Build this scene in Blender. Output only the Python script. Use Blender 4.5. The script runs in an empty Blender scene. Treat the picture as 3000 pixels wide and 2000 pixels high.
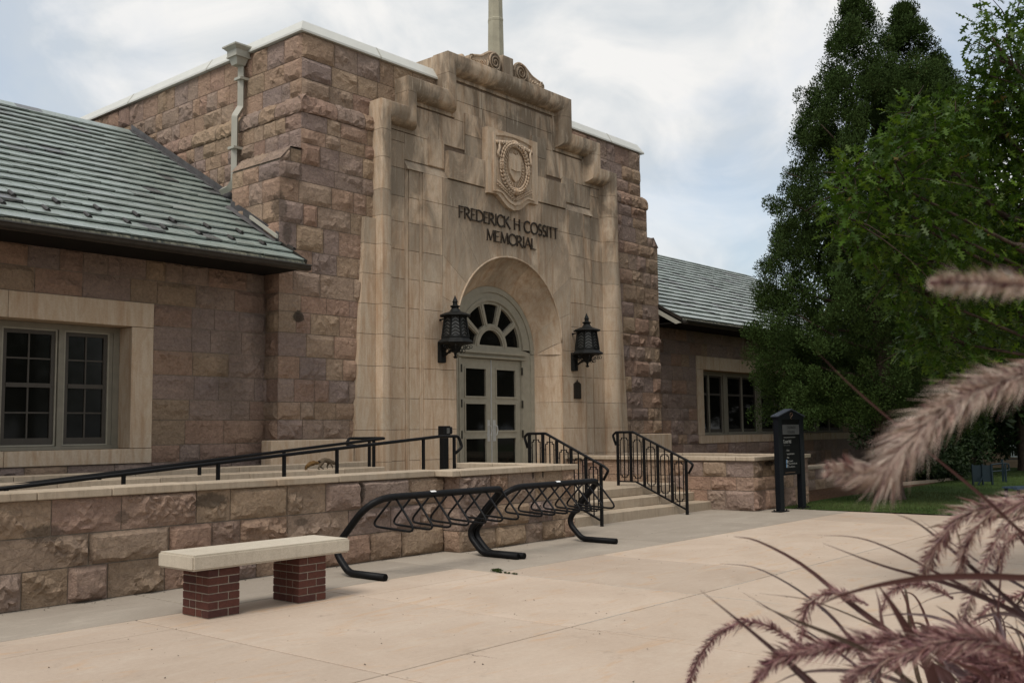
import bpy, bmesh, math, random
import numpy as np
from mathutils import Vector, Matrix
PI = math.pi
sc = bpy.context.scene
COL = sc.collection

# ------------------------------------------------------------------ camera
FPX, YAW, PITCH, ROLL, CAMH = 2949.36, .864028, .0882382, -.0119939, 1.55
def cam_axes():
    f = np.array([math.sin(YAW)*math.cos(PITCH), math.cos(YAW)*math.cos(PITCH), math.sin(PITCH)])
    r = np.array([math.cos(YAW), -math.sin(YAW), 0.]); u = np.cross(r, f)
    return r*math.cos(ROLL)+u*math.sin(ROLL), -r*math.sin(ROLL)+u*math.cos(ROLL), f
CR, CU, CF = cam_axes()
cd = bpy.data.cameras.new('camera'); cam = bpy.data.objects.new('camera', cd); COL.objects.link(cam)
cam.matrix_world = Matrix(((CR[0], CU[0], -CF[0], 0), (CR[1], CU[1], -CF[1], 0), (CR[2], CU[2], -CF[2], CAMH), (0, 0, 0, 1)))
cd.sensor_width = 36; cd.lens = FPX/3000*36; cd.clip_start = .05; cd.clip_end = 3000
cd.dof.use_dof = True; cd.dof.focus_distance = 13.5; cd.dof.aperture_fstop = 12
sc.camera = cam

# ------------------------------------------------------------------ world and sun
SUN_EL, SUN_AZ = 58, -104          # azimuth measured from +Y (into the building) towards +X
w = bpy.data.worlds.new('World'); sc.world = w; w.use_nodes = True
N = w.node_tree.nodes; L = w.node_tree.links; N.clear()
out = N.new('ShaderNodeOutputWorld'); bg = N.new('ShaderNodeBackground'); L.new(bg.outputs[0], out.inputs[0])
bg.inputs['Strength'].default_value = .1
sky = N.new('ShaderNodeTexSky'); sky.sky_type = 'NISHITA'; sky.sun_disc = False
sky.sun_elevation = math.radians(SUN_EL); sky.sun_rotation = math.radians(SUN_AZ); sky.air_density = 1.2; sky.dust_density = 2.5; sky.ozone_density = 1.5
tc = N.new('ShaderNodeTexCoord'); sep = N.new('ShaderNodeSeparateXYZ'); L.new(tc.outputs['Generated'], sep.inputs[0])
add = N.new('ShaderNodeMath'); add.operation = 'ADD'; L.new(sep.outputs[2], add.inputs[0]); add.inputs[1].default_value = .55
mx = N.new('ShaderNodeMath'); mx.operation = 'MAXIMUM'; L.new(add.outputs[0], mx.inputs[0]); mx.inputs[1].default_value = .2
dx = N.new('ShaderNodeMath'); dx.operation = 'DIVIDE'; L.new(sep.outputs[0], dx.inputs[0]); L.new(mx.outputs[0], dx.inputs[1])
dy = N.new('ShaderNodeMath'); dy.operation = 'DIVIDE'; L.new(sep.outputs[1], dy.inputs[0]); L.new(mx.outputs[0], dy.inputs[1])
cmb = N.new('ShaderNodeCombineXYZ'); L.new(dx.outputs[0], cmb.inputs[0]); L.new(dy.outputs[0], cmb.inputs[1]); cmb.inputs[2].default_value = 3.4
n1 = N.new('ShaderNodeTexNoise'); L.new(cmb.outputs[0], n1.inputs['Vector']); n1.inputs['Scale'].default_value = 2.1; n1.inputs['Detail'].default_value = 9; n1.inputs['Roughness'].default_value = .52; n1.inputs['Distortion'].default_value = .35
n2 = N.new('ShaderNodeTexNoise'); L.new(cmb.outputs[0], n2.inputs['Vector']); n2.inputs['Scale'].default_value = 4.6; n2.inputs['Detail'].default_value = 9; n2.inputs['Roughness'].default_value = .54; n2.inputs['Distortion'].default_value = .6
cr = N.new('ShaderNodeValToRGB'); L.new(n1.outputs['Fac'], cr.inputs[0]); cr.color_ramp.elements[0].position = .38; cr.color_ramp.elements[1].position = .54
cr.color_ramp.elements[0].color = (.55, .55, .55, 1)
cc = N.new('ShaderNodeValToRGB'); L.new(n2.outputs['Fac'], cc.inputs[0])
e = cc.color_ramp.elements; e[0].position = .41; e[0].color = (3.75, 4.0, 4.2, 1); e[1].position = .57; e[1].color = (5.25, 5.2, 5.1, 1)
mxx = N.new('ShaderNodeMix'); mxx.data_type = 'RGBA'; L.new(cr.outputs[0], mxx.inputs[0]); L.new(sky.outputs[0], mxx.inputs[6]); L.new(cc.outputs[0], mxx.inputs[7])
L.new(mxx.outputs[2], bg.inputs[0])
sd = bpy.data.lights.new('sun', 'SUN'); so = bpy.data.objects.new('sun', sd); COL.objects.link(so)
sd.energy = 1.5; sd.angle = math.radians(24); sd.color = (1, .95, .88)
az, el = math.radians(SUN_AZ), math.radians(SUN_EL)
so.rotation_euler = Vector((math.sin(az)*math.cos(el), math.cos(az)*math.cos(el), math.sin(el))).to_track_quat('Z', 'Y').to_euler()
vs = sc.view_settings; vs.view_transform = 'Standard'; vs.look = 'None'; vs.exposure = .8; vs.gamma = 1; vs.use_curve_mapping = False

# ------------------------------------------------------------------ helpers
def at(px, py, d):                 # a point d metres in front of the camera along its axis, seen at that place of the 3000 px photograph
    v = CF*d + CR*((px-1500)/FPX*d) + CU*((1000-py)/FPX*d)
    return np.array([v[0], v[1], v[2]+CAMH])
def px_of(P):
    P = np.asarray(P, float) - np.array([0, 0, CAMH]); z = P@CF
    if z < .3: return None
    return 1500+FPX*(P@CR)/z, 1000-FPX*(P@CU)/z, z
ORG = {}
def thing(name, label, cat, loc=(0, 0, 0), group=None, kind=None):
    o = bpy.data.objects.new(name, None); COL.objects.link(o); o.location = loc; o.empty_display_size = .1
    ORG[o.name] = Vector(loc)
    if label: o['label'] = label
    if cat: o['category'] = cat
    if group: o['group'] = group
    if kind: o['kind'] = kind
    return o
def tag(o, label=None, cat=None, group=None, kind=None):
    if label: o['label'] = label
    if cat: o['category'] = cat
    if group: o['group'] = group
    if kind: o['kind'] = kind
    return o
def link(name, me, parent=None, off=None):
    o = bpy.data.objects.new(name, me); COL.objects.link(o)
    if parent is not None:
        o.parent = parent; ORG[o.name] = ORG[parent.name].copy()
    else: ORG[o.name] = Vector((0, 0, 0))
    if off is not None: o.location = off
    return o
def mesh_obj(name, V, F, mat, parent=None, smooth=False, rnd=None, kind=None):
    V = np.asarray(V, dtype=np.float64).reshape(-1, 3)
    if parent is not None: V = V - np.array(ORG[parent.name])
    me = bpy.data.meshes.new(name); me.from_pydata(V.tolist(), [], F)
    if mat: me.materials.append(mat)
    if smooth: me.polygons.foreach_set('use_smooth', [True]*len(me.polygons))
    if rnd is not None:
        a = me.attributes.new('rnd', 'FLOAT', 'POINT')
        a.data.foreach_set('value', np.full(len(V), rnd, dtype=np.float32) if np.isscalar(rnd) else np.asarray(rnd, dtype=np.float32))
    me.update(); o = link(name, me, parent)
    if kind: o['kind'] = kind
    return o
class MB:
    def __init__(s): s.v = []; s.f = []
    def add(s, vs, fs):
        n = len(s.v); s.v += [tuple(map(float, p)) for p in vs]; s.f += [tuple(i+n for i in f) for f in fs]; return s
    def box(s, x0, x1, y0, y1, z0, z1):
        return s.add([(x0,y0,z0),(x1,y0,z0),(x1,y1,z0),(x0,y1,z0),(x0,y0,z1),(x1,y0,z1),(x1,y1,z1),(x0,y1,z1)],
                     [(0,3,2,1),(4,5,6,7),(0,1,5,4),(1,2,6,5),(2,3,7,6),(3,0,4,7)])
    def cbox(s, x0, x1, y0, y1, z0, z1, c=.01):     # box with chamfered edges
        b = bmesh.new(); bmesh.ops.create_cube(b, size=1)
        bmesh.ops.scale(b, vec=(x1-x0, y1-y0, z1-z0), verts=b.verts); bmesh.ops.translate(b, vec=((x0+x1)/2, (y0+y1)/2, (z0+z1)/2), verts=b.verts)
        bmesh.ops.bevel(b, geom=b.edges[:], offset=c, segments=1, affect='EDGES'); return s.bm(b)
    def bm(s, b):
        b.verts.index_update(); s.add([v.co[:] for v in b.verts], [[v.index for v in f.verts] for f in b.faces]); b.free(); return s
    def bar(s, a, b, w, h=None):                     # rectangular bar between two points
        h = h or w; a = Vector(a); b = Vector(b); d = (b-a).normalized()
        up = Vector((0, 0, 1)) if abs(d.z) < .9 else Vector((0, 1, 0))
        x = d.cross(up).normalized()*w/2; y = x.cross(d).normalized()*h/2
        return s.add([a-x-y, a+x-y, a+x+y, a-x+y, b-x-y, b+x-y, b+x+y, b-x+y], [(0,1,2,3),(7,6,5,4),(0,4,5,1),(1,5,6,2),(2,6,7,3),(3,7,4,0)])
    def tube(s, pts, r, n=8, cap=True, closed=False):
        P = [Vector(p) for p in pts]; m = len(P); R = r if hasattr(r, '__len__') else [r]*m; T = []
        for i in range(m):
            if closed: t = P[(i+1) % m]-P[i-1]
            else: t = P[min(i+1, m-1)]-P[max(i-1, 0)]
            T.append(t.normalized())
        ref = Vector((0, 0, 1)) if abs(T[0].z) < .9 else Vector((1, 0, 0)); x = T[0].cross(ref).normalized(); vs = []
        for i in range(m):
            x = (x-T[i]*x.dot(T[i])).normalized(); y = T[i].cross(x)
            for k in range(n):
                a = 2*PI*k/n; vs.append(P[i]+(x*math.cos(a)+y*math.sin(a))*R[i])
        fs = []
        for i in range(m if closed else m-1):
            j = (i+1) % m
            for k in range(n): fs.append((i*n+k, i*n+(k+1) % n, j*n+(k+1) % n, j*n+k))
        if cap and not closed: fs += [tuple(range(n))[::-1], tuple(range((m-1)*n, m*n))]
        return s.add(vs, fs)
    def lathe(s, prof, c, n=16, a0=0):               # prof: (r, z) pairs about a vertical axis through c
        vs = []; fs = []
        for r, z in prof:
            for k in range(n):
                a = a0+2*PI*k/n; vs.append((c[0]+r*math.cos(a), c[1]+r*math.sin(a), c[2]+z))
        for i in range(len(prof)-1):
            for k in range(n): fs.append((i*n+k, i*n+(k+1) % n, (i+1)*n+(k+1) % n, (i+1)*n+k))
        fs += [tuple(range(n))[::-1], tuple(range((len(prof)-1)*n, len(prof)*n))]
        return s.add(vs, fs)
    def prismY(s, poly, y0, y1):                     # poly of (x, z), solid between y0 (front) and y1
        n = len(poly); return s.add([(x, y0, z) for x, z in poly]+[(x, y1, z) for x, z in poly],
            [tuple(range(n)), tuple(range(n, 2*n))[::-1]]+[(i, i+n, (i+1) % n+n, (i+1) % n) for i in range(n)])
    def prismX(s, poly, x0, x1):                     # poly of (y, z)
        n = len(poly); return s.add([(x0, y, z) for y, z in poly]+[(x1, y, z) for y, z in poly],
            [tuple(range(n)), tuple(range(n, 2*n))[::-1]]+[(i, i+n, (i+1) % n+n, (i+1) % n) for i in range(n)])
    def build(s, name, mat, parent=None, smooth=False, rnd=None, kind=None):
        o = mesh_obj(name, s.v, s.f, mat, parent, smooth, rnd, kind); fix(o.data); return o
def fix(me):
    b = bmesh.new(); b.from_mesh(me); bmesh.ops.recalc_face_normals(b, faces=b.faces); b.to_mesh(me); b.free()
def smooth_angle(o, deg=40):
    me = o.data; me.polygons.foreach_set('use_smooth', [True]*len(me.polygons))
    b = bmesh.new(); b.from_mesh(me); c = math.radians(deg)
    for e in b.edges: e.smooth = (len(e.link_faces) == 2 and e.calc_face_angle(0) < c)
    b.to_mesh(me); b.free(); return o
def arc(cx, cz, r, a0, a1, n): return [(cx+r*math.cos(math.radians(a0+(a1-a0)*i/n)), cz+r*math.sin(math.radians(a0+(a1-a0)*i/n))) for i in range(n+1)]
def bend(pts, r, n=6):                               # rounds the corners of a polyline
    P = [Vector(p) for p in pts]; o = [P[0]]
    for i in range(1, len(P)-1):
        rr = r[i-1] if hasattr(r, '__len__') else r
        a = (P[i-1]-P[i]); b = (P[i+1]-P[i]); la, lb = a.length, b.length; a.normalize(); b.normalize()
        ang = a.angle(b); t = min(rr/math.tan(ang/2), la*.49 if i > 1 else la*.95, lb*.49 if i < len(P)-2 else lb*.95)
        p0 = P[i]+a*t; p1 = P[i]+b*t
        for k in range(n+1):
            u = k/n; o.append(p0*(1-u)**2+P[i]*2*u*(1-u)+p1*u*u)
    o.append(P[-1]); return o

# ------------------------------------------------------------------ materials
class NT:
    def __init__(s, name, rough=.8, spec=.3, metal=0):
        s.m = bpy.data.materials.new(name); s.m.use_nodes = True; s.n = s.m.node_tree.nodes; s.l = s.m.node_tree.links
        s.b = s.n['Principled BSDF']; s.b.inputs['Roughness'].default_value = rough; s.b.inputs['Specular IOR Level'].default_value = spec; s.b.inputs['Metallic'].default_value = metal
        s.geo = s.n.new('ShaderNodeNewGeometry'); s.pos = s.geo.outputs['Position']
    def noise(s, scale, detail=4, rough=.55, vec=None, dist=0, out='Fac'):
        t = s.n.new('ShaderNodeTexNoise'); t.inputs['Scale'].default_value = scale; t.inputs['Detail'].default_value = detail
        t.inputs['Roughness'].default_value = rough; t.inputs['Distortion'].default_value = dist; s.l.new(vec or s.pos, t.inputs['Vector']); return t.outputs[out]
    def voro(s, scale, feature='F1', vec=None, out='Distance'):
        t = s.n.new('ShaderNodeTexVoronoi'); t.feature = feature; t.inputs['Scale'].default_value = scale; s.l.new(vec or s.pos, t.inputs['Vector']); return t.outputs[out]
    def stretch(s, sx, sy, sz, vec=None):
        t = s.n.new('ShaderNodeVectorMath'); t.operation = 'MULTIPLY'; s.l.new(vec or s.pos, t.inputs[0]); t.inputs[1].default_value = (sx, sy, sz); return t.outputs[0]
    def ramp(s, fac, stops, interp='LINEAR'):
        t = s.n.new('ShaderNodeValToRGB'); s.l.new(fac, t.inputs[0]); r = t.color_ramp; r.interpolation = interp
        while len(r.elements) < len(stops): r.elements.new(.5)
        for e, (p, c) in zip(r.elements, stops): e.position = p; e.color = (c, c, c, 1) if not hasattr(c, '__len__') else (*c, 1)
        return t.outputs[0]
    def mix(s, fac, a, b, mode='MIX'):
        t = s.n.new('ShaderNodeMix'); t.data_type = 'RGBA'; t.blend_type = mode
        for i, v in ((0, fac), (6, a), (7, b)):
            if hasattr(v, 'links') or isinstance(v, bpy.types.NodeSocket): s.l.new(v, t.inputs[i])
            elif i == 0: t.inputs[0].default_value = v
            else: t.inputs[i].default_value = (*v, 1) if hasattr(v, '__len__') else (v, v, v, 1)
        return t.outputs[2]
    def math(s, op, a, b=0):
        t = s.n.new('ShaderNodeMath'); t.operation = op
        for i, v in ((0, a), (1, b)):
            if isinstance(v, bpy.types.NodeSocket): s.l.new(v, t.inputs[i])
            else: t.inputs[i].default_value = v
        return t.outputs[0]
    def attr(s, name='rnd'):
        t = s.n.new('ShaderNodeAttribute'); t.attribute_name = name; return t.outputs['Fac']
    def objrnd(s): return s.n.new('ShaderNodeObjectInfo').outputs['Random']
    def sepz(s):
        t = s.n.new('ShaderNodeSeparateXYZ'); s.l.new(s.pos, t.inputs[0]); return t.outputs
    def spot(s, c, size, noise):      # a stain with a shape of its own: soft ellipsoid broken up by noise
        d = s.n.new('ShaderNodeVectorMath'); d.operation = 'SUBTRACT'; s.l.new(s.pos, d.inputs[0]); d.inputs[1].default_value = c
        m = s.n.new('ShaderNodeVectorMath'); m.operation = 'DIVIDE'; s.l.new(d.outputs[0], m.inputs[0]); m.inputs[1].default_value = size
        l = s.n.new('ShaderNodeVectorMath'); l.operation = 'LENGTH'; s.l.new(m.outputs[0], l.inputs[0])
        return s.ramp(s.math('ADD', l.outputs['Value'], s.math('MULTIPLY', noise, 1.3)), [(1.15/3, 1), (1.75/3, 0)]) if False else s.ramp(s.math('MULTIPLY', s.math('ADD', l.outputs['Value'], s.math('MULTIPLY', noise, 1.3)), .333), [(.44, 1), (.52, 0)])
    def col(s, c):
        if isinstance(c, bpy.types.NodeSocket): s.l.new(c, s.b.inputs['Base Color'])
        else: s.b.inputs['Base Color'].default_value = (*c, 1)
        return s
    def bump(s, h, strength=.5, dist=.01):
        t = s.n.new('ShaderNodeBump'); t.inputs['Strength'].default_value = strength; t.inputs['Distance'].default_value = dist
        s.l.new(h, t.inputs['Height']); s.l.new(t.outputs[0], s.b.inputs['Normal']); return s
    def rough(s, r): s.l.new(r, s.b.inputs['Roughness']); return s

def rock_material():
    t = NT('red_sandstone', .92, .15)
    pal = t.ramp(t.attr(), [(0, (.255, .168, .140)), (.16, (.330, .205, .150)), (.3, (.315, .230, .155)), (.45, (.262, .196, .180)), (.6, (.375, .270, .175)), (.74, (.238, .184, .174)), (.87, (.355, .230, .165)), (1, (.300, .215, .145))], 'LINEAR')
    big = t.noise(1.1, 5, .6); fine = t.noise(26, 6, .7); band = t.noise(5, 5, .6, t.stretch(.6, .6, 2.4), 1.2)
    c = t.mix(.62, pal, t.mix(t.ramp(band, [(.35, 0), (.65, 1)]), (.225, .163, .122), (.320, .236, .162)), 'MIX')
    c = t.mix(.55, pal, c)
    c = t.mix(.8, c, t.ramp(fine, [(.25, .66), (.75, 1.28)]), 'MULTIPLY')
    c = t.mix(.8, c, t.ramp(big, [(.3, .78), (.7, 1.15)]), 'MULTIPLY')
    lich = t.ramp(t.noise(2.6, 8, .68, None, .6), [(.63, 0), (.72, 1)]); sp = t.ramp(t.noise(17, 4, .7), [(.46, 0), (.6, 1)])
    c = t.mix(t.math('MULTIPLY', t.math('MULTIPLY', lich, sp), .8), c, (.045, .04, .036))
    sn = t.noise(22, 6, .75)
    for cc_, sz_, k_ in (((8.07, 9.3, .83), (.05, .3, .15), .75), ((4.30, 9.3, .66), (.24, .3, .10), .6), ((6.02, 9.3, .86), (.26, .3, .09), .6), ((5.05, 9.3, .76), (.10, .3, .08), .5), ((7.2, 9.3, .55), (.12, .3, .05), .5),
                         ((10.98, 9.0, .93), (.03, .3, .08), .8), ((11.2, 9.0, .93), (.03, .3, .07), .8), ((17.95, 8.9, .87), (.22, .3, .06), .85), ((10.33, 13.45, 3.48), (.13, .3, .13), .85), ((9.95, 13.45, 5.3), (.14, .3, .3), .6), ((10.1, 13.45, 4.85), (.12, .3, .22), .55), ((10.3, 14.3, 6.15), (.3, .12, .2), .7), ((9.9, 13.9, 3.6), (.35, .3, 1.6), .3), ((9.3, 13.8, 2.4), (.35, .3, 1.0), .2)):
        c = t.mix(t.math('MULTIPLY', t.spot(cc_, sz_, sn), k_), c, (.04, .032, .025))
    hz = t.noise(60, 3, .7); v = t.voro(9, 'F1', t.noise(3, 3, .5, None, 0, 'Color'))
    h = t.math('ADD', t.math('MULTIPLY', t.noise(9, 7, .68, None, .8), 1.0), t.math('MULTIPLY', hz, .16))
    t.col(c).bump(h, 1., .06); return t.m
def limestone_material(name='buff_limestone', G=1.):
    t = NT(name, .85, .2)
    c = t.mix(t.ramp(t.attr(), [(0, 0), (1, 1)]), (.525, .410, .300), (.465, .380, .285))
    vein = t.noise(2.2, 6, .6, t.stretch(2.6, 2.6, .8), 2.0)
    c = t.mix(t.ramp(vein, [(.42, 0), (.66, .55)]), c, (.385, .262, .160))
    streak = t.noise(3.2, 5, .6, t.stretch(2.6, 2.6, .22), .3)
    c = t.mix(t.math('MULTIPLY', t.ramp(streak, [(.5, 0), (.68, 1)]), .62), c, (.33, .195, .105))
    z = t.sepz()[2]
    up = t.ramp(t.math('MULTIPLY', z, .1), [(.38, .05), (.58, .8), (.80, 1)])
    grime = t.ramp(t.noise(1.25, 7, .62, t.stretch(1.3, 1.3, .55), .9), [(.40, 0), (.56, 1)])
    c = t.mix(t.math('MULTIPLY', t.math('MULTIPLY', grime, up), .74*G), c, (.105, .085, .062))
    blk = t.math('MULTIPLY', t.math('GREATER_THAN', t.attr(), .72), up)
    c = t.mix(t.math('MULTIPLY', blk, .42*G), c, (.16, .135, .105))
    drip = t.ramp(t.noise(5, 6, .65, t.stretch(2.2, 2.2, .25), .5), [(.56, 0), (.66, 1)])
    c = t.mix(t.math('MULTIPLY', t.math('MULTIPLY', drip, up), .55), c, (.43, .37, .29))
    c = t.mix(.5, c, t.ramp(t.noise(38, 5, .7), [(.3, .78), (.7, 1.18)]), 'MULTIPLY')
    t.col(c).bump(t.noise(70, 5, .7), .25, .004); return t.m
def conc(name, a, b, grit=.25, oj=0):
    t = NT(name, .9, .2)
    c = t.mix(t.ramp(t.noise(.9, 6, .6, None, .5), [(.3, 0), (.7, 1)]), a, b)
    c = t.mix(.5, c, t.ramp(t.attr(), [(0, .78), (1, 1.12)]), 'MULTIPLY')
    if oj:
        o = t.ramp(t.noise(1.6, 7, .62, t.stretch(.8, 2.6, 1), 1.4), [(.56, 0), (.66, 1)])
        c = t.mix(t.math('MULTIPLY', o, oj), c, (.43, .26, .135))
    c = t.mix(.30, c, t.ramp(t.noise(24, 8, .8), [(.3, .72), (.7, 1.25)]), 'MULTIPLY')
    c = t.mix(grit, c, t.ramp(t.noise(160, 4, .8), [(.3, .6), (.7, 1.35)]), 'MULTIPLY')
    if name in ('coping_stone', 'bench_concrete'):
        st = t.ramp(t.noise(7, 6, .7, t.stretch(2.2, 2.2, .3), .3), [(.48, 0), (.68, 1)]); c = t.mix(t.math('MULTIPLY', st, .38 if name[0] == 'c' else .15), c, (.15, .12, .085))
    blot = t.ramp(t.noise(3.5, 8, .7, None, .4), [(.60, 0), (.72, 1)])
    c = t.mix(t.math('MULTIPLY', blot, .30), c, (.15, .12, .09))
    dots = t.math('MULTIPLY', t.math('LESS_THAN', t.voro(5.5), .035), t.ramp(t.noise(2.3, 2), [(.5, 0), (.55, 1)]))
    c = t.mix(t.math('MULTIPLY', dots, .6), c, (.09, .07, .06))
    scuff = t.ramp(t.noise(2.1, 9, .75, t.stretch(.5, 1.6, 1), 1.), [(.52, 0), (.75, 1)])
    c = t.mix(t.math('MULTIPLY', scuff, .35), c, (.50, .44, .36))
    ve = t.voro(.55, 'DISTANCE_TO_EDGE', t.mix(.16, t.pos, t.noise(1.7, 6, .7, None, 0, 'Color')))
    cm = t.math('MULTIPLY', t.math('LESS_THAN', ve, .0010), t.ramp(t.noise(.33, 2), [(.60, 0), (.63, 1)]))
    c = t.mix(t.math('MULTIPLY', cm, .7), c, (.12, .09, .07))
    t.col(c).bump(t.noise(120, 6, .8), .3, .004); return t.m
def simple(name, c, rough=.6, spec=.3, metal=0, var=.15, scale=12, bs=.15, bd=.002):
    t = NT(name, rough, spec, metal); n = t.noise(scale, 5, .6)
    t.col(t.mix(1, c, t.ramp(n, [(.3, 1-var), (.7, 1+var)]), 'MULTIPLY')).bump(t.noise(scale*6, 4, .6), bs, bd); return t.m
M = {}
M['rock'] = rock_material(); M['lime'] = limestone_material(); M['limeclean'] = limestone_material('clean_buff_limestone', .25)
M['mortar'] = simple('mortar', (.20, .165, .13), .95, .1, 0, .25, 9)
M['joint'] = simple('limestone_joint', (.15, .11, .08), .95, .1)
M['tan'] = conc('tan_concrete', (.392, .306, .234), (.462, .372, .293), .25, .34)
M['grey'] = conc('grey_concrete', (.280, .238, .192), (.335, .290, .236), .35)
M['coping'] = conc('coping_stone', (.355, .285, .208), (.42, .345, .26), .3, .15)
M['bench'] = conc('bench_concrete', (.44, .385, .305), (.51, .455, .365), .6)
M['dirt'] = simple('joint_dirt', (.07, .055, .04), .95, .1, 0, .4, 30)
M['caulk'] = simple('joint_sealant', (.42, .37, .31), .7, .2, 0, .2, 20)
def slate():
    t = NT('green_slate', .3, .9)
    c = t.ramp(t.attr(), [(0, (.085, .078, .085)), (.06, (.11, .115, .11)), (.10, (.200, .230, .205)), (.6, (.235, .275, .248)), (.85, (.205, .24, .22)), (1, (.27, .30, .28))])
    c = t.mix(.6, c, t.ramp(t.noise(14, 6, .7, t.stretch(1, .4, .4)), [(.3, .8), (.7, 1.15)]), 'MULTIPLY')
    t.col(c).bump(t.noise(30, 5, .7), .5, .008); t.rough(t.ramp(t.noise(8, 4), [(.3, .24), (.7, .42)])); return t.m
M['slate'] = slate()
M['metal_coping'] = simple('white_metal_coping', (.50, .50, .46), .45, .4, 0, .05, 3, .05)
M['spout'] = simple('cream_painted_metal', (.33, .32, .27), .5, .4, 0, .06, 5, .05)
M['frame'] = simple('khaki_painted_wood', (.285, .262, .205), .5, .35, 0, .10, 8, .1)
M['winframe'] = simple('shaded_khaki_window_frame', (.190, .172, .132), .55, .3, 0, .10, 8, .1)  # same khaki paint as the doors, eave shade put into the colour
M['sash'] = simple('brown_grey_sash', (.060, .052, .042), .6, .3, 0, .10, 8, .1)
M['glass'] = simple('dark_window_glass', (.006, .006, .005), .06, .18, 0, .1, 2, .02)
M['black'] = simple('black_painted_steel', (.006, .006, .0065), .5, .14, 0, .25, 20, .12)
M['iron'] = simple('blackened_bronze', (.009, .0095, .009), .55, .18, .1, .4, 14, .3)
M['lampglass'] = simple('grey_lamp_glass', (.075, .075, .07), .35, .4, 0, .3, 12, .2)
M['steel'] = simple('brushed_steel', (.50, .50, .49), .4, .5, .4, .1, 20)
M['hinge'] = simple('dark_hinge_metal', (.04, .038, .03), .5, .4, .5)
M['gutter'] = simple('dark_brown_gutter', (.028, .024, .020), .4, .4, .2, .3, 6)
def fl():
    t = NT('weathered_copper_edge', .6, .3)
    st = t.noise(9, 5, .6, t.stretch(2.2, .2, .12)); t.col(t.ramp(st, [(.38, (.05, .06, .052)), (.52, (.15, .14, .10)), (.72, (.22, .22, .17))])).bump(st, .2, .004); return t.m
M['flash'] = fl()
M['lead'] = simple('lead_flashing', (.085, .08, .08), .5, .4, .3, .3, 6)
M['soffit'] = simple('shaded_brown_soffit_boards', (.007, .006, .005), .9, .2, 0, .2, 5)  # brown boards, blackened so the colour carries the shade under the eaves
M['pole'] = simple('weathered_pole_paint', (.30, .28, .21), .7, .25, 0, .15, 4, .2)
M['rooftop'] = simple('flat_roof_felt', (.08, .08, .08), .9)
def brickm():
    t = NT('dark_red_brick', .8, .25); r = t.objrnd()
    c = t.ramp(r, [(0, (.075, .027, .020)), (.5, (.100, .036, .025)), (1, (.055, .022, .019))])
    t.col(t.mix(.7, c, t.ramp(t.noise(40, 5, .7), [(.3, .6), (.7, 1.3)]), 'MULTIPLY')).bump(t.noise(90, 5, .7), .4, .004); return t.m
M['brick'] = brickm(); M['bmortar'] = simple('pier_mortar', (.27, .23, .185), .95, .1, 0, .15, 30)
M['sticker'] = simple('white_sticker', (.7, .7, .68), .5)
M['darkletter'] = simple('dark_bronze_letter', (.035, .026, .018), .6, .3)
M['plaque'] = simple('bronze_plaque', (.030, .022, .016), .45, .4, .4)
M['navy'] = simple('navy_black_paint', (.004, .005, .007), .5, .12, 0, .1, 10, .05)
M['navytop'] = simple('navy_sign_cap', (.035, .042, .055), .4, .4)
M['signblack'] = simple('black_sign_panel', (.002, .002, .002), .6, .1, 0, .1, 5, .02)
M['signgrey'] = simple('grey_sign_plate', (.055, .055, .055), .5, .3, 0, .1, 5, .02)
M['signwhite'] = simple('white_sign_lettering', (.35, .35, .33), .6)
M['signdim'] = simple('dim_sign_lettering', (.07, .07, .065), .6)
M['signblue'] = simple('blue_pictogram', (.16, .28, .42), .6)
M['signbrown'] = simple('bronze_sign_strip', (.10, .06, .035), .6)
M['furgrey'] = simple('grey_brown_fur', (.10, .075, .05), .9, .1, 0, .3, 60, .6, .006)
M['fur'] = simple('rusty_tail_fur', (.13, .075, .03), .95, .1, 0, .35, 60, .6, .006)
def grassm(name, a, b, sc_=9):
    t = NT(name, .85, .15); n = t.noise(.5, 5, .6); f = t.noise(sc_*9, 4, .8, t.stretch(1, 1, .3))
    c = t.mix(t.ramp(n, [(.35, 0), (.65, 1)]), a, b); c = t.mix(.8, c, t.ramp(f, [(.3, .5), (.7, 1.5)]), 'MULTIPLY'); t.col(c).bump(f, .8, .03); return t.m
M['lawn'] = grassm('lawn_grass', (.030, .056, .010), (.056, .090, .020))
M['blade'] = grassm('grass_blades', (.034, .056, .012), (.080, .092, .034))
M['mulch'] = simple('brown_mulch', (.13, .075, .045), .95, .1, 0, .5, 22, .9, .03)
M['soil'] = simple('bare_soil', (.09, .06, .04), .95, .1, 0, .4, 10, .8, .03)
def leafm(name, stops, rough=.55, spec=.3, trans=.0):
    t = NT(name, rough, spec); c = t.ramp(t.attr(), stops)
    t.col(t.mix(.5, c, t.ramp(t.noise(1.2, 3), [(.35, .72), (.65, 1.25)]), 'MULTIPLY'))
    if trans:
        tr = t.n.new('ShaderNodeBsdfTranslucent'); mxs = t.n.new('ShaderNodeMixShader'); mxs.inputs[0].default_value = trans
        o = [n for n in t.n if n.type == 'OUTPUT_MATERIAL'][0]
        for l in list(t.b.inputs['Base Color'].links): t.l.new(l.from_socket, tr.inputs[0])
        t.l.new(t.b.outputs[0], mxs.inputs[1]); t.l.new(tr.outputs[0], mxs.inputs[2]); t.l.new(mxs.outputs[0], o.inputs[0])
    return t.m
M['juniper'] = leafm('juniper_foliage', [(0, (.016, .026, .006)), (.35, (.028, .046, .011)), (.7, (.036, .062, .018)), (.93, (.058, .088, .030)), (1, (.075, .060, .022))], .85, .05, .10)
M['oakleaf'] = leafm('oak_leaves', [(0, (.016, .040, .003)), (.5, (.038, .080, .005)), (.95, (.095, .150, .012)), (1, (.16, .12, .03))], .45, .22, .40)
M['shrub'] = leafm('shrub_leaves', [(0, (.010, .020, .006)), (.7, (.022, .040, .011)), (1, (.05, .055, .018))], .6, .2, .1)
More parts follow.
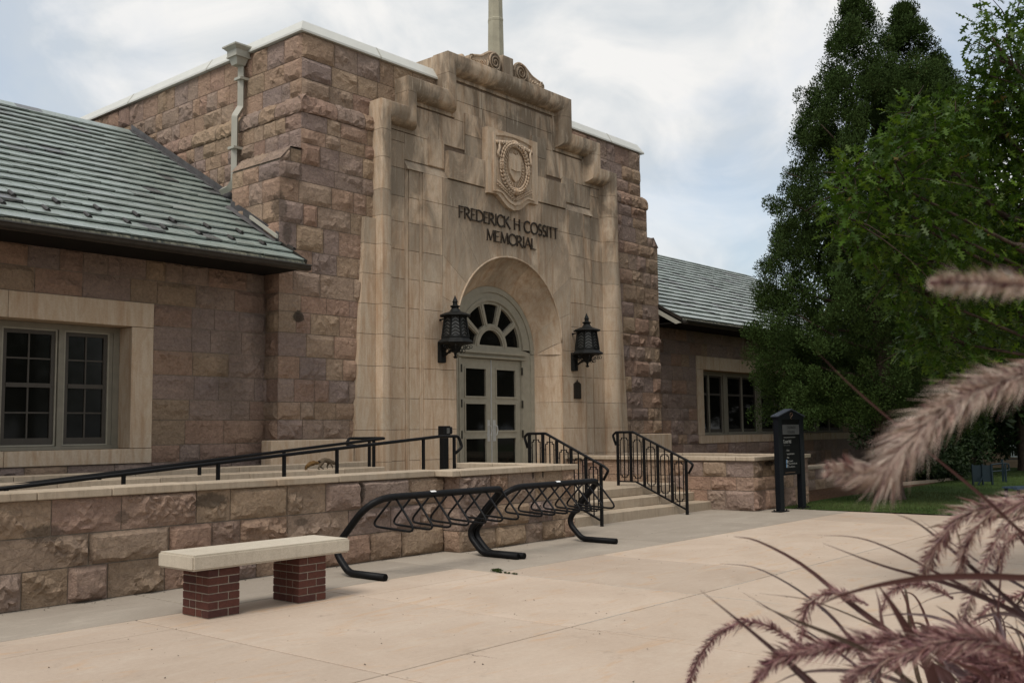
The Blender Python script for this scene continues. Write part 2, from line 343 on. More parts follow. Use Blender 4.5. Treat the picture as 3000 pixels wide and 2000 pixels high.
M['bark'] = simple('furrowed_bark', (.060, .045, .034), .95, .1, 0, .5, 12, 1, .02)
def barkm():
    t = NT('stringy_bark', .95, .1); s = t.noise(12, 6, .7, t.stretch(1, 1, .12), .4)
    t.col(t.ramp(s, [(.35, (.025, .018, .014)), (.6, (.085, .063, .048))])).bump(s, 1, .05); return t.m
M['bark2'] = barkm()
def bladem(name, cols):
    t = NT(name, .5, .3); t.col(t.ramp(t.attr(), cols)); return t.m
M['pblade'] = bladem('purple_grass_blades', [(0, (.030, .012, .012)), (.3, (.060, .022, .018)), (.55, (.045, .030, .036)), (.8, (.050, .032, .018)), (1, (.14, .10, .11))])
M['bristle'] = bladem('plume_bristles', [(0, (.24, .10, .11)), (.35, (.36, .20, .19)), (.7, (.50, .38, .31)), (1, (.62, .54, .45))])
M['spikelet'] = bladem('purple_spikelets', [(0, (.060, .018, .026)), (.5, (.095, .034, .040)), (1, (.19, .09, .07))])
M['bluemetal'] = simple('blue_green_metal', (.010, .022, .030), .45, .35)
M['bluetop'] = simple('blue_bench_rail', (.03, .05, .075), .4, .4)
M['fartan'] = simple('far_tan_stone', (.24, .175, .115), .9, .1, 0, .2, 3)
M['white'] = simple('white_window_paint', (.50, .55, .52), .6)

# ------------------------------------------------------------------ stone walling
def rock_face(w, h, rg, amp, cell):
    nx = max(3, int(round(w/cell))); nz = max(3, int(round(h/cell)))
    U, Z = np.meshgrid(np.linspace(0, w, nx+1), np.linspace(0, h, nz+1), indexing='ij')
    smooth = rg.random() < .36
    F = np.full(U.shape, 9.)
    for _ in range(3 if smooth else 6):
        a = rg.uniform(.55, 1.15); g = (1.0 if smooth else 3.2)
        F = np.minimum(F, a+g*rg.uniform(-1, 1)*(U-w*rg.random())/w*.7+g*rg.uniform(-1, 1)*(Z-h*rg.random())/h*.7)
    if smooth: F = np.clip(F, .45, .8)
    else: F += rg.uniform(-.34, .30, U.shape)
    # broken lower arris
    lip = h*(.22+.16*np.sin(U/w*rg.uniform(4, 9)+rg.uniform(0, 6))); F = np.where(Z < lip, F*(.15+.85*Z/np.maximum(lip, 1e-3))+rg.uniform(-.1, .1, U.shape), F)
    ed = np.minimum(np.minimum(U, w-U), np.minimum(Z, h-Z)); F = np.clip(F, 0, 1.4)*np.clip(ed/.024, 0, 1)
    D = .010+amp*F*1.35
    ju = rg.uniform(-.22, .22, U.shape)*w/nx*(ed > 1e-6); jz = rg.uniform(-.22, .22, U.shape)*h/nz*(ed > 1e-6)
    U = U+ju; Z = Z+jz
    V = np.stack([U, Z, D], -1).reshape(-1, 3); idx = np.arange((nx+1)*(nz+1)).reshape(nx+1, nz+1)
    F4 = []
    for i in range(nx):
        for j in range(nz):
            a, b, c, d = idx[i, j], idx[i+1, j], idx[i+1, j+1], idx[i, j+1]
            if rg.random() < .5: F4 += [(a, b, c), (a, c, d)]
            else: F4 += [(a, b, d), (b, c, d)]
    per = [idx[i, 0] for i in range(nx+1)]+[idx[nx, j] for j in range(1, nz+1)]+[idx[i, nz] for i in range(nx-1, -1, -1)]+[idx[0, j] for j in range(nz-1, 0, -1)]
    n0 = len(V); back = V[per].copy(); back[:, 2] = -.03; V = np.vstack([V, back]); m = len(per)
    for i in range(m): F4.append((int(per[i]), n0+i, n0+(i+1) % m, int(per[(i+1) % m])))
    return V, [tuple(int(k) for k in f) for f in F4]
STONES = []   # (size on screen, name, V, F, material, parent, rnd)
def seen(C, size):
    p = px_of(C)
    if p is None or not (-80 < p[0] < 3080 and -80 < p[1] < 2080): return 0
    return (size*FPX/p[2])
def wall(parent, O, Ud, Nd, u0, u1, courses, seed, holes=(), amp=.05, cell=.07, wr=(.28, .75), name='stone', hidden=(), tints=None):
    rg = np.random.default_rng(seed); O = np.array(O, float); Ud = np.array(Ud, float); Nd = np.array(Nd, float); g = .006
    for ci in range(len(courses)-1):
        z0, z1 = courses[ci], courses[ci+1]; spans = [(u0, u1)]
        for (a, b, c, d) in holes:
            if c < z1-.02 and d > z0+.02:
                ns = []
                for s, t in spans:
                    if b <= s or a >= t: ns.append((s, t)); continue
                    if a > s: ns.append((s, a))
                    if b < t: ns.append((b, t))
                spans = ns
        for s, t in spans:
            u = s
            while u < t-.02:
                wd = rg.uniform(*wr)
                if t-u-wd < wr[0]*.7: wd = t-u
                hh = []
                for (x0, x1, y0, y1) in ((u, u+wd, z0, z1),):
                    c = O+Ud*((x0+x1)/2)+np.array([0, 0, (y0+y1)/2])
                    sz = seen(c, math.sqrt(wd*(z1-z0)*abs(np.dot(Nd, CF))+1e-4))
                    cl = cell if sz > 0 else .2
                    V, F = rock_face(x1-x0-2*g, y1-y0-2*g, rg, amp*rg.uniform(.7, 1.25), cl)
                    P = O+np.outer(V[:, 0]+x0+g, Ud)+np.outer(V[:, 2], Nd); P[:, 2] += V[:, 1]+y0+g
                    for (a, b, c_, d) in hidden:
                        if a <= x0 and x1 <= b and c_ <= y0 and y1 <= d: sz = 0
                    STONES.append((sz, name, P, F, M['rock'], parent, (float(rg.choice(tints))+rg.uniform(-.03, .03)) if tints else rg.random()))
                u += wd
def flush_stones(limit=300, stuffname='stone_remainder'):
    global STONES
    STONES.sort(key=lambda s: -s[0]); rest = {}
    for i, (sz, nm, V, F, m, par, r) in enumerate(STONES):
        if i < limit and sz > 0: mesh_obj(nm, V, F, m, par, rnd=r)
        else: rest.setdefault(par.name, []).append((V, F, r, m, par))
    for k, lst in rest.items():
        VV = []; FF = []; RR = []; n = 0
        for V, F, r, m, par in lst:
            VV.append(V); FF += [tuple(a+n for a in f) for f in F]; RR.append(np.full(len(V), r)); n += len(V)
        mesh_obj(stuffname, np.vstack(VV), FF, lst[0][3], lst[0][4], rnd=np.concatenate(RR), kind='stuff')
    STONES = []

# ================================================================== GROUND
rng = random.Random(7)
base = MB()
base.add([(-150, -150, -.03), (300, -150, -.03), (300, 300, -.03), (-150, 300, -.03)], [(0, 1, 2, 3)])
tag(base.build('ground', M['dirt']), kind='structure')
plaza = thing('plaza_pavement', None, None, (0, 0, 0), kind='structure')
XJ = [-5.3, -3.35, -1.4, .6, 2.55, 4.5, 6.47, 8.42, 10.38, 12.34, 14.3, 16.25, 18.2]
YJ = [-7.5, -5., -2.5, 0., 2.46, 4.95, 7.44]
def slab(x0, x1, y0, y1, m, par=plaza, name='concrete_slab', zt=0., g=.009):
    b = MB(); b.cbox(x0+g, x1-g, y0+g, y1-g, zt-.1, zt, .004); b.build(name, M[m], par, rnd=rng.random())
for i in range(len(XJ)-1):
    for j in range(len(YJ)-1): slab(XJ[i], XJ[i+1], YJ[j], YJ[j+1], 'tan')
    x0, x1 = XJ[i], XJ[i+1]
    if x1 < 8.5:
        slab(x0, x1, 7.44, 8.05, 'tan')
for a, b in ((-5.3, -1.4), (-1.4, 2.0), (2.0, 5.2), (5.2, 8.42)): slab(a, b, 8.05, 9.6, 'grey')
for a, b in ((8.42, 11.97), (11.97, 15.2), (15.2, 18.2)): slab(a, b, 7.44, 9.95, 'grey')
slab(18.2, 19.9, 8.1, 9.0, 'grey')
jf = MB()
for a, b in ((8.9, 9.6), (10.0, 11.1), (11.3, 13.4), (6.6, 7.3), (7.7, 8.1)): jf.box(a, b, 4.95-.004, 4.95+.007, -.02, .0)
for a, b in ((7.4, 6.3), (6.0, 5.2), (5.1, 4.1), (3.9, 3.2)): jf.box(8.42-.004, 8.42+.008, b, a, -.02, .0)
jf.build('joint_sealant', M['caulk'], plaza)

lawn = MB(); nx, ny = 60, 40; vs_ = []; gr = np.random.default_rng(3)
def lawn_h(x, y): return .0+max(0, x-24)*.004+.02*math.sin(x*.8+y)*.5
xs = np.linspace(18.22, 75, nx); ys = np.linspace(-40, 9.05, ny)
for x in xs:
    for y in ys: vs_.append((x, y, lawn_h(x, y)+.012))
lawn.add(vs_, [(i*ny+j, (i+1)*ny+j, (i+1)*ny+j+1, i*ny+j+1) for i in range(nx-1) for j in range(ny-1)])
tag(lawn.build('lawn', M['lawn'], smooth=True), kind='structure')
lawn2 = MB(); vs_ = []; ys = np.linspace(9.05, 40, 30); xs2 = np.linspace(29, 75, 40)
for x in xs2:
    for y in ys: vs_.append((x, y, lawn_h(x, y)+.012))
lawn2.add(vs_, [(i*30+j, (i+1)*30+j, (i+1)*30+j+1, i*30+j+1) for i in range(39) for j in range(29)])
tag(lawn2.build('far_lawn', M['lawn'], smooth=True), kind='structure')
mu = MB(); mu.add([(19.6, 9.0, .006), (29.2, 9.0, .03), (38, 14, .03), (38, 14.4, .03), (19.6, 14.4, .006)], [(0, 1, 2, 3, 4)])
tag(mu.build('mulch_bed', M['mulch']), kind='structure')
kb = MB(); kb.bar((25.4, 9.55, .05), (29.3, 9.05, .05), .1, .1); kb.bar((29.3, 9.05, .05), (37, 13.2, .05), .1, .1)
tag(kb.build('bed_kerb', M['coping'], rnd=.3), kind='structure')
# lawn blades
def blades(n, x0, x1, y0, y1, h0, h1, seed, hf=lawn_h):
    r = np.random.default_rng(seed); V = []; F = []; R = []
    X = r.uniform(x0, x1, n); Y = r.uniform(y0, y1, n)
    for i in range(n):
        x, y = X[i], Y[i]; z = hf(x, y)+.005; h = r.uniform(h0, h1); a = r.uniform(0, 6.28); wd = .006; lx, ly = r.normal(0, .02, 2)
        k = len(V); V += [(x-wd*math.cos(a), y-wd*math.sin(a), z), (x+wd*math.cos(a), y+wd*math.sin(a), z), (x+lx, y+ly, z+h)]; F.append((k, k+1, k+2)); R += [r.random()]*3
    return V, F, R
V1, F1, R1 = blades(26000, 18.16, 24, -1, 8.9, .025, .07, 5)
V2, F2, R2 = blades(9000, 24, 36, 0, 9, .03, .07, 6)
n = len(V1); tag(mesh_obj('grass_blades', V1+V2, F1+[tuple(a+n for a in f) for f in F2], M['blade'], rnd=R1+R2), 'short green grass blades covering the lawn beside the plaza', 'grass', kind='stuff')

# ================================================================== COLLEGE HALL
hall = thing('memorial_hall', 'red sandstone hall with carved limestone portal reading FREDERICK H COSSITT MEMORIAL and green slate wings', 'building', (15.68, 13.5, 0))
XC = 15.68
LX, RX, TF = 10.39, 21.02, 13.50
tower = MB()
tower.box(LX, XC-1.68, TF, 26, -.02, 6.98); tower.box(XC+1.68, RX, TF, 26, -.02, 6.98)
tower.box(XC-1.68, XC+1.68, TF, 26, 5.14, 6.98); tower.box(XC-1.68, XC+1.68, 14.25, 26, -.02, 5.14)
tower.box(LX+.08, RX-.1, TF+.1, 26, 6.98, 8.44)
tower.box(LX-.44, LX, TF, 14.85, -.02, 6.08); tower.box(RX, RX+.46, TF, 14.85, -.02, 6.08)
tower.prismY([(LX-.44, 6.08), (LX-.25, 6.31), (LX, 6.31), (LX, 6.08)], TF, 14.85)
tower.prismY([(RX+.46, 6.08), (RX+.27, 6.31), (RX, 6.31), (RX, 6.08)], TF, 14.85)
tw = tower.build('tower_wall', M['mortar'], hall)
X1, X2, Y1, Y2 = (1, 0, 0), (-1, 0, 0), (0, 1, 0), (0, -1, 0)
CT = [0, .4, .8, 1.15, 1.45, 1.77, 2.06, 2.44, 2.81, 3.2, 3.55, 3.84, 4.24, 4.6, 5.03, 5.4, 5.82, 6.14, 6.45, 6.7, 6.98]
CB = [0, .4, .8, 1.15, 1.45, 1.77, 2.06, 2.44, 2.81, 3.2, 3.55, 3.84, 4.24, 4.6, 5.03, 5.4, 5.78, 6.08]
CU_ = [7.30, 7.62, 7.98, 8.42]
# front faces either side of the portal
wall(tw, (0, TF, 0), X1, Y2, LX-.452, 12.2, CB, 11, hidden=())
wall(tw, (0, TF, 0), X1, Y2, LX-.012, 12.1, [6.08, 6.45, 6.7, 6.98], 12)
wall(tw, (0, TF, 0), X1, Y2, 19.3, RX+.472, CB, 13)
wall(tw, (0, TF, 0), X1, Y2, LX-.24, LX-.012, [6.08, 6.30], 24, wr=(.2, .3)); wall(tw, (0, TF, 0), X1, Y2, RX+.012, RX+.25, [6.08, 6.30], 25, wr=(.2, .3))
wall(tw, (0, TF, 0), X1, Y2, 19.25, RX+.012, [6.08, 6.45, 6.7, 6.98], 14)
wall(tw, (0, TF+.1, 0), X1, Y2, LX+.07, 13.9, CU_, 15)
wall(tw, (0, TF+.1, 0), X1, Y2, 17.5, RX-.09, CU_, 16)
# left flank of tower and of the buttresses
wall(tw, (LX, 0, 0), Y1, X2, 14.85, 22.5, [4.9, 5.4, 5.82, 6.14, 6.45, 6.7, 6.98], 17, wr=(.22, .6))
wall(tw, (LX, 0, 0), Y1, X2, TF, 14.85, [6.31, 6.7, 6.98], 18, wr=(.22, .5))
wall(tw, (LX-.44, 0, 0), Y1, X2, TF, 14.85, [1.15, 1.45, 1.77, 2.06, 2.44, 2.81, 3.2, 3.55, 3.84, 4.24, 4.6, 5.03, 5.4, 5.78, 6.06], 19, wr=(.25, .6))
wall(tw, (LX+.08, 0, 0), Y1, X2, TF+.1, 24.5, CU_, 20, wr=(.22, .6))
# string course with sloping rock-faced top, and buttress caps
def string(par, O, Ud, Nd, u0, u1, seed):
    r = np.random.default_rng(seed); u = u0
    while u < u1-.05:
        wd = min(r.uniform(.45, .9), u1-u); wd = u1-u if u1-u-wd < .25 else wd
        nx_ = max(4, int(wd/.07)); prof = [(-.03, 6.985), (.025, 6.985), (.05, 7.02), (.055, 7.10), (.045, 7.17), (.01, 7.24), (-.045, 7.295), (-.11, 7.315)]
        V = []; F = []; m = len(prof)
        for i in range(nx_+1):
            for k, (d, z) in enumerate(prof):
                jj = 0 if (i in (0, nx_) or k in (0, m-1)) else 1
                uu = u+.005+(wd-.01)*i/nx_; dd = d+jj*r.uniform(-.028, .02)-(0 if jj else .012*(k not in (0, m-1)))
                V.append(np.array(O)+np.array(Ud)*uu+np.array(Nd)*dd+np.array([0, 0, z+jj*r.uniform(-.012, .012)]))
        for i in range(nx_):
            for k in range(m-1):
                a, b, c, d = i*m+k, (i+1)*m+k, (i+1)*m+k+1, i*m+k+1; F += [(a, b, c), (a, c, d)] if r.random() < .5 else [(a, b, d), (b, c, d)]
        STONES.append((seen(V[len(V)//2], wd*.5), 'stone', np.array(V), F, M['rock'], par, r.random())); u += wd
string(tw, (0, TF, 0), X1, Y2, LX-.05, 12.1, 21); string(tw, (0, TF, 0), X1, Y2, 19.25, RX+.05, 22); string(tw, (LX, 0, 0), Y1, X2, TF-.05, 23.5, 23)
def slope_cap(x0, x1, z0, z1, seed):
    r = np.random.default_rng(seed); y = TF-.04
    while y < 14.84:
        y1 = min(y+r.uniform(.4, .6), 14.88); nx_, ny_ = 5, 6; V = []; F = []
        for i in range(nx_+1):
            for j in range(ny_+1):
                e = (i in (0, nx_)) or (j in (0, ny_)); t = i/nx_
                V.append((x0+(x1-x0)*t+(0 if e else r.uniform(-.02, .02)), y+.004+(y1-y-.008)*j/ny_, z0+(z1-z0)*t+(0.015 if e else .03+r.uniform(-.02, .03))))
        for i in range(nx_):
            for j in range(ny_):
                a, b, c, d = i*7+j, (i+1)*7+j, (i+1)*7+j+1, i*7+j+1; F += [(a, b, c), (a, c, d)]
        STONES.append((seen(V[10], .25), 'stone', np.array(V), F, M['rock'], tw, r.random())); y = y1+.001
slope_cap(LX-.46, LX-.25, 6.07, 6.31, 31); slope_cap(LX-.25, LX+.0, 6.312, 6.325, 33); slope_cap(RX+.48, RX+.27, 6.07, 6.31, 32)
def tri_stone(a, b, c, seed):
    r = np.random.default_rng(seed); V = []; F = []; n = 5; A_, B_, C_ = map(np.array, (a, b, c)); idx = {}
    for i in range(n+1):
        for j in range(n+1-i):
            k = n-i-j; idx[(i, j)] = len(V); e = 0 in (i, j, k); V.append((A_*i+B_*j+C_*k)/n+np.array([0, -.012 if e else -.03-r.uniform(0, .03), 0]))
    for i in range(n):
        for j in range(n-i):
            F.append((idx[(i, j)], idx[(i+1, j)], idx[(i, j+1)]))
            if i+j < n-1: F.append((idx[(i+1, j)], idx[(i+1, j+1)], idx[(i, j+1)]))
    STONES.append((30, 'stone', np.array(V), F, M['rock'], tw, r.random()))
tri_stone((LX-.45, TF, 6.06), (LX-.24, TF, 6.06), (LX-.25, TF, 6.32), 41); tri_stone((RX+.47, TF, 6.06), (RX+.26, TF, 6.06), (RX+.27, TF, 6.32), 42)
# metal coping of the parapet
cp = MB(); a, b, c, d = LX+.0, RX+.03, TF+.03, 26.1; i = .13
cp.add([(a,c,8.42),(b,c,8.42),(b,d,8.42),(a,d,8.42),(a,c,8.455),(b,c,8.455),(b,d,8.455),(a,d,8.455),(a+i,c+i,8.66),(b-i,c+i,8.66),(b-i,d-i,8.66),(a+i,d-i,8.66)],
       [(0,1,5,4),(1,2,6,5),(2,3,7,6),(3,0,4,7),(4,5,9,8),(5,6,10,9),(6,7,11,10),(7,4,8,11),(8,9,10,11),(0,3,2,1)])
cp.build('metal_coping', M['metal_coping'], hall)
sm = MB()
for yy in (16.4, 19.3): sm.prismY([(a-.004, 8.418), (a-.004, 8.457), (a+i-.003, 8.664), (a+i+.02, 8.664), (a+i+.02, 8.418)], yy, yy+.03)
for xx in (12.2, 19.6): sm.prismX([(c-.004, 8.418), (c-.004, 8.457), (c+i-.003, 8.664), (c+i+.02, 8.664), (c+i+.02, 8.418)], xx, xx+.03)
sm.build('coping_joint', M['spout'], hall)

# plinth of limestone either side of the portal
pl = MB(); pl.cbox(9.72, 11.42, 13.34, 13.62, -.02, 1.44, .012); pl.build('plinth_block', M['lime'], hall, rnd=.6)
pl = MB(); pl.cbox(19.9, 21.70, 13.34, 13.62, -.02, 1.43, .012); pl.build('plinth_block', M['lime'], hall, rnd=.7)

# ------------------------------------------------------------------ limestone portal
portal = MB()
portal.box(XC-3.62, XC-1.67, 13.425, 13.6, .4, 7.45); portal.box(XC+1.67, XC+3.62, 13.425+.06, 13.6, .4, 7.45)
portal.box(XC-3.62, XC-1.67, 13.6, 13.61, .4, 7.45)
portal.box(XC-1.67, XC+1.67, 13.50, 13.62, 5.14, 8.4)
portal.box(XC-2.9, XC-1.67, 13.505, 13.7, 7.45, 8.03); portal.box(XC+1.67, XC+2.9, 13.505, 13.7, 7.45, 8.03)
portal.v = []; portal.f = []
portal.box(XC-3.6, XC-1.70, 13.50, 13.63, .4, 7.45); portal.box(XC+1.70, XC+3.6, 13.50, 13.63, .4, 7.45)
portal.box(XC-1.70, XC+1.70, 13.50, 13.63, 5.15, 8.80); portal.box(XC-2.95, XC-1.70, 13.50, 13.72, 7.45, 8.02); portal.box(XC+1.70, XC+2.95, 13.50, 13.72, 7.45, 8.02)
portal.box(XC-1.9, XC+1.9, 13.63, 14.05, 8.02, 8.80)
po = portal.build('portal', M['joint'], hall)
prnd = random.Random(5)
def ab(x0, x1, z0, z1, yf, yb=13.52, g=.0035, m='lime'):      # one ashlar block, x measured from the portal's centre
    b = MB(); b.cbox(XC+x0+g, XC+x1-g, yf, yb, z0+g, z1-g, .004); return b.build('ashlar_block', M[m], po, rnd=prnd.random())
def abp(poly, yf, yb=13.52, g=.0035, name='ashlar_block'):
    cx = sum(p[0] for p in poly)/len(poly); cz = sum(p[1] for p in poly)/len(poly)
    P = []
    for x, z in poly:
        dx_, dz_ = x-cx, z-cz; l = math.hypot(dx_, dz_); P.append((XC+x-dx_/l*g*1.3, z-dz_/l*g*1.3))
    b = MB(); b.prismY(P, yf, yb); return b.build(name, M['lime'], po, rnd=prnd.random())
def mir(f):
    for s in (-1, 1): f(s)
JZ = [.485, 1.03, 1.59, 2.155, 2.715, 3.28, 3.82, 4.36, 4.90, 5.42, 5.90, 6.43]
def span(s, a, b): return (a, b) if s > 0 else (-b, -a)
def cut(rowz, a, b, wmax, yf, s):
    for z0, z1 in zip(rowz[:-1], rowz[1:]):
        n = max(1, int(round((b-a)/wmax+prnd.uniform(-.3, .3)))); xs_ = [a+(b-a)*(i+(prnd.uniform(-.12, .12) if 0 < i < n else 0))/n for i in range(n+1)]
        for i in range(n):
            p, q = span(s, xs_[i], xs_[i+1]); ab(p, q, z0, z1, yf)
for s in (-1, 1):
    # battered outer strip
    for z0, z1 in zip([.485, 1.03, 1.59, 2.155, 2.715, 3.28, 3.82, 4.36, 4.90], [1.03, 1.59, 2.155, 2.715, 3.28, 3.82, 4.36, 4.90, 5.375]):
        f = lambda z: 4.245-(z-.485)*(4.245-3.965)/(5.375-.485)
        abp([(s*3.66, z0), (s*f(z0), z0), (s*f(z1), z1), (s*3.66, z1)], 13.40, 13.6)
    # recessed strip, first step, second step
    cut(JZ+[6.93, 7.13], 2.93, 3.30, 9, 13.470, s)
    cut(JZ[:-1]+[6.44], 2.60, 2.86, 9, 13.425, s)
    b = MB()
    for x, r_, yy in ((2.895, .016, 13.462), (2.567, .016, 13.42)):
        b.box(XC+s*x-.034, XC+s*x+.034, yy, 13.51, .486, 6.46)
        for q in (-.018, .018): b.tube([(XC+s*x+q, yy, .486), (XC+s*x+q, yy, 6.47)], r_, 6)
    b.build('moulding', M['lime'], po, rnd=.35)
    cut(JZ[:6], 1.66, 2.535, 9, 13.385, s)
    cut([3.28, 3.82, 4.36, 4.90, 5.42, 5.90, 6.43], 2.02, 2.535, 9, 13.385, s)
cut([5.90, 6.43], 0.0, 2.02, 1.0, 13.385, 1); cut([5.90, 6.43], 0.0, 2.02, 1.0, 13.385, -1)
# voussoirs and splayed soffit
SZ, RO_ = 3.455, 1.66; IZ, RI = 3.19, 1.385
TH = [0, 18, 36, 54, 68, 82, 98, 112, 126, 144, 162, 180]
def ray_rect(th):
    c_, s_ = math.cos(math.radians(th)), math.sin(math.radians(th)); t = 9
    if abs(c_) > 1e-6: t = min(t, 2.02/abs(c_))
    if s_ > 1e-6: t = min(t, (5.90-SZ)/s_)
    return (t*c_, SZ+t*s_)
for a0, a1 in zip(TH[:-1], TH[1:]):
    inner = [(x, z) for x, z in arc(0, SZ, RO_, a0, a1, 6)]
    o0, o1 = ray_rect(a0), ray_rect(a1); poly = [o0]
    ca = math.degrees(math.atan2(5.90-SZ, 2.02))
    if a0 < ca < a1: poly.append((2.02, 5.90))
    if a0 < 180-ca < a1: poly.append((-2.02, 5.90))
    poly += [o1]
    if a1 == 180: poly += [(-2.02, 3.28), (-1.66, 3.28)]
    poly += inner[::-1]
    if a0 == 0: poly += [(1.66, 3.28), (2.02, 3.28)]
    abp(poly, 13.385, 13.52, .0028, 'voussoir')
def soffit(th0, th1, n=4, z0=None, z1=None, side=0):
    V = []; m = 6; G = .0022
    for i in range(n+1):
        for j in range(m+1):
            t = j/m; q = t**1.35
            if side:
                z = z0+G+(z1-z0-2*G)*i/n; r_ = RO_+(RI-RO_)*q; V.append((XC+side*r_, 13.385+(13.93-13.385)*t, z))
            else:
                th = math.radians(th0+(th1-th0)*(i/n)*.996+.002*(th1-th0)); r_ = RO_+(RI-RO_)*q; cz = SZ+(IZ-SZ)*q
                V.append((XC+r_*math.cos(th), 13.385+(13.93-13.385)*t, cz+r_*math.sin(th)))
    F = [(i*(m+1)+j, (i+1)*(m+1)+j, (i+1)*(m+1)+j+1, i*(m+1)+j+1) for i in range(n) for j in range(m)]
    o = mesh_obj('reveal_stone', V, F, M['lime'], po, True, prnd.random())
for a0, a1 in zip(TH[:-1], TH[1:]): soffit(a0, a1)
for s in (-1, 1):
    for z0, z1 in zip([.485, 1.03, 1.59, 2.155, 2.715], [1.03, 1.59, 2.155, 2.715, 3.19]): soffit(0, 0, 2, z0, z1, s)
    b = MB(); V = []      # wedge between straight jamb and arch splay
    V = [(XC+s*RO_, 13.385, 3.19), (XC+s*RO_, 13.385, 3.455), (XC+s*(RO_-.08), 13.6, 3.37), (XC+s*RI, 13.93, 3.19)]
    b.add(V, [(0, 1, 2, 3)]); b.build('reveal_stone', M['lime'], po, rnd=.4)
rb = MB()
pth = [(XC-RO_, 13.38, .49)]+[(x+XC, 13.38, z) for x, z in arc(0, SZ, RO_, 180, 0, 40)]+[(XC+RO_, 13.38, .49)]
rb.tube([(XC-RO_+.0, 13.382, z) if False else p for p in pth[1:-1] for z in (0,)], .02, 6)
rb.build('arch_bead', M['lime'], po, smooth=True, rnd=.3)
# inner return ring
rr = MB(); A = arc(0, IZ, RI, 180, 0, 36); B = arc(0, IZ, RI-.02, 180, 0, 36)
P1 = [(-RI, .485)]+A+[(RI, .485)]
rr.add([(XC+x, 13.925, z) for x, z in P1]+[(XC+x*.985, 14.06, z if z < 1 else IZ+(z-IZ)*.985) for x, z in P1], [(i, i+1, i+1+len(P1), i+len(P1)) for i in range(len(P1)-1)])
rr.build('inner_arch_edge', M['lime'], po, rnd=.9)

# upper wall behind the stepped frame
UZ = [6.44, 6.93, 7.13]
for s in (-1, 1):
    cut([6.62, 7.13], 1.87, 2.93, .6, 13.475, s)
    cut([7.13, 7.70], .80, 2.64, .62, 13.475, s)
    cut([7.70, 8.10, 8.46], .0, 1.58, .75, 13.475, s)
    # weathering on top of the second step
    b = MB(); p, q = span(s, 1.87, 2.93); b.prismX([(13.385, 6.43), (13.50, 6.62), (13.52, 6.62), (13.52, 6.43)], XC+p, XC+q); b.build('weathering', M['lime'], po, rnd=.8)
    p, q = span(s, .82, 1.87); ab(p, q, 6.44, 7.0, 13.355)
    p, q = span(s, .80, 1.29); ab(p, q, 7.005, 7.45, 13.445); ab(p, q, 7.45, 7.90, 13.445)
    p, q = span(s, 1.88, 2.32); ab(p, q, 6.63, 7.19, 13.455)
# stepped roll frame
def frame_piece(path, rnd_):
    prof = [(0, 13.66), (0, 13.25), (.012, 13.235), (.10, 13.225)]
    for k in range(1, 9):
        a_ = PI/2*k/8; prof.append((.10+.245*math.sin(a_), 13.445-.22*math.cos(a_)))
    prof += [(.35, 13.465), (.42, 13.465), (.42, 13.50)]
    n = len(path); T = []
    for i in range(n-1): d_ = Vector((path[i+1][0]-path[i][0], path[i+1][1]-path[i][1])).normalized(); T.append(d_)
    V = []; m = len(prof)
    for i in range(n):
        for w_, y in prof:
            if i == 0: nn = Vector((T[0].y, -T[0].x)); off = nn*w_
            elif i == n-1: nn = Vector((T[-1].y, -T[-1].x)); off = nn*w_
            else:
                n0 = Vector((T[i-1].y, -T[i-1].x)); n1_ = Vector((T[i].y, -T[i].x)); bis = (n0+n1_); off = bis*(w_/(1+n0.dot(n1_)))
            V.append((XC+path[i][0]+off.x, y, path[i][1]+off.y))
    F = [(i*m+k, (i+1)*m+k, (i+1)*m+k+1, i*m+k+1) for i in range(n-1) for k in range(m-1)]
    F += [tuple(range(m)), tuple(range((n-1)*m, n*m))[::-1]]
    o = mesh_obj('roll_moulding', V, F, M['lime'], po, rnd=rnd_); fix(o.data); smooth_angle(o, 38)
H1, H2, H3 = 7.56, 8.15, 8.93
VZ = [.485, 1.03, 1.59, 2.155, 2.715, 3.28, 3.82, 4.36, 4.90, 5.42, 5.90, 6.49, 7.0]
for s in (-1, 1):
    for z0, z1 in zip(VZ[:-1], VZ[1:]):
        if s < 0: frame_piece([(-3.71, z0+.003), (-3.71, z1-.003)], prnd.random())
        else: frame_piece([(3.71, z1-.003), (3.71, z0+.003)], prnd.random())
lp = [(-3.71, 7.004), (-3.71, H1), (-3.06, H1), (-3.06, H2), (-1.98, H2), (-1.98, H3), (-.9, H3)]
frame_piece(lp[:4][:2]+[(-3.06, H1), (-3.06, 7.86)], .3)
frame_piece([(-3.06, 7.866), (-3.06, H2), (-1.98, H2), (-1.98, 8.5)], .55)
frame_piece([(-1.98, 8.506), (-1.98, H3), (-.75, H3)], .2)
frame_piece([(-.744, H3), (.62, H3)], .7)
frame_piece([(.626, H3), (1.98, H3), (1.98, 8.5)], .4)
frame_piece([(1.98, 8.494), (1.98, H2), (3.06, H2), (3.06, 7.86)], .65)
frame_piece([(3.06, 7.854), (3.06, H1), (3.71, H1), (3.71, 7.004)], .45)
tb = MB(); tb.box(XC-3.70, XC+3.70, 13.40, 13.66, 7.0, H1-.012); tb.box(XC-3.05, XC+3.05, 13.52, 13.80, H1-.02, H2-.012); tb.box(XC-1.97, XC+1.97, 13.52, 14.20, H2-.02, H3-.012)
tb.v = []; tb.f = []
tb.box(XC-3.70, XC-3.3, 13.51, 13.66, 7.0, H1-.012); tb.box(XC+3.3, XC+3.70, 13.51, 13.66, 7.0, H1-.012)
tb.box(XC-3.05, XC-2.5, 13.515, 13.80, 7.2, H2-.012); tb.box(XC+2.5, XC+3.05, 13.515, 13.80, 7.2, H2-.012)
tb.box(XC-1.97, XC+1.97, 13.515, 14.20, 8.03, H3-.012)
tb.build('frame_back', M['lime'], po, rnd=.5)

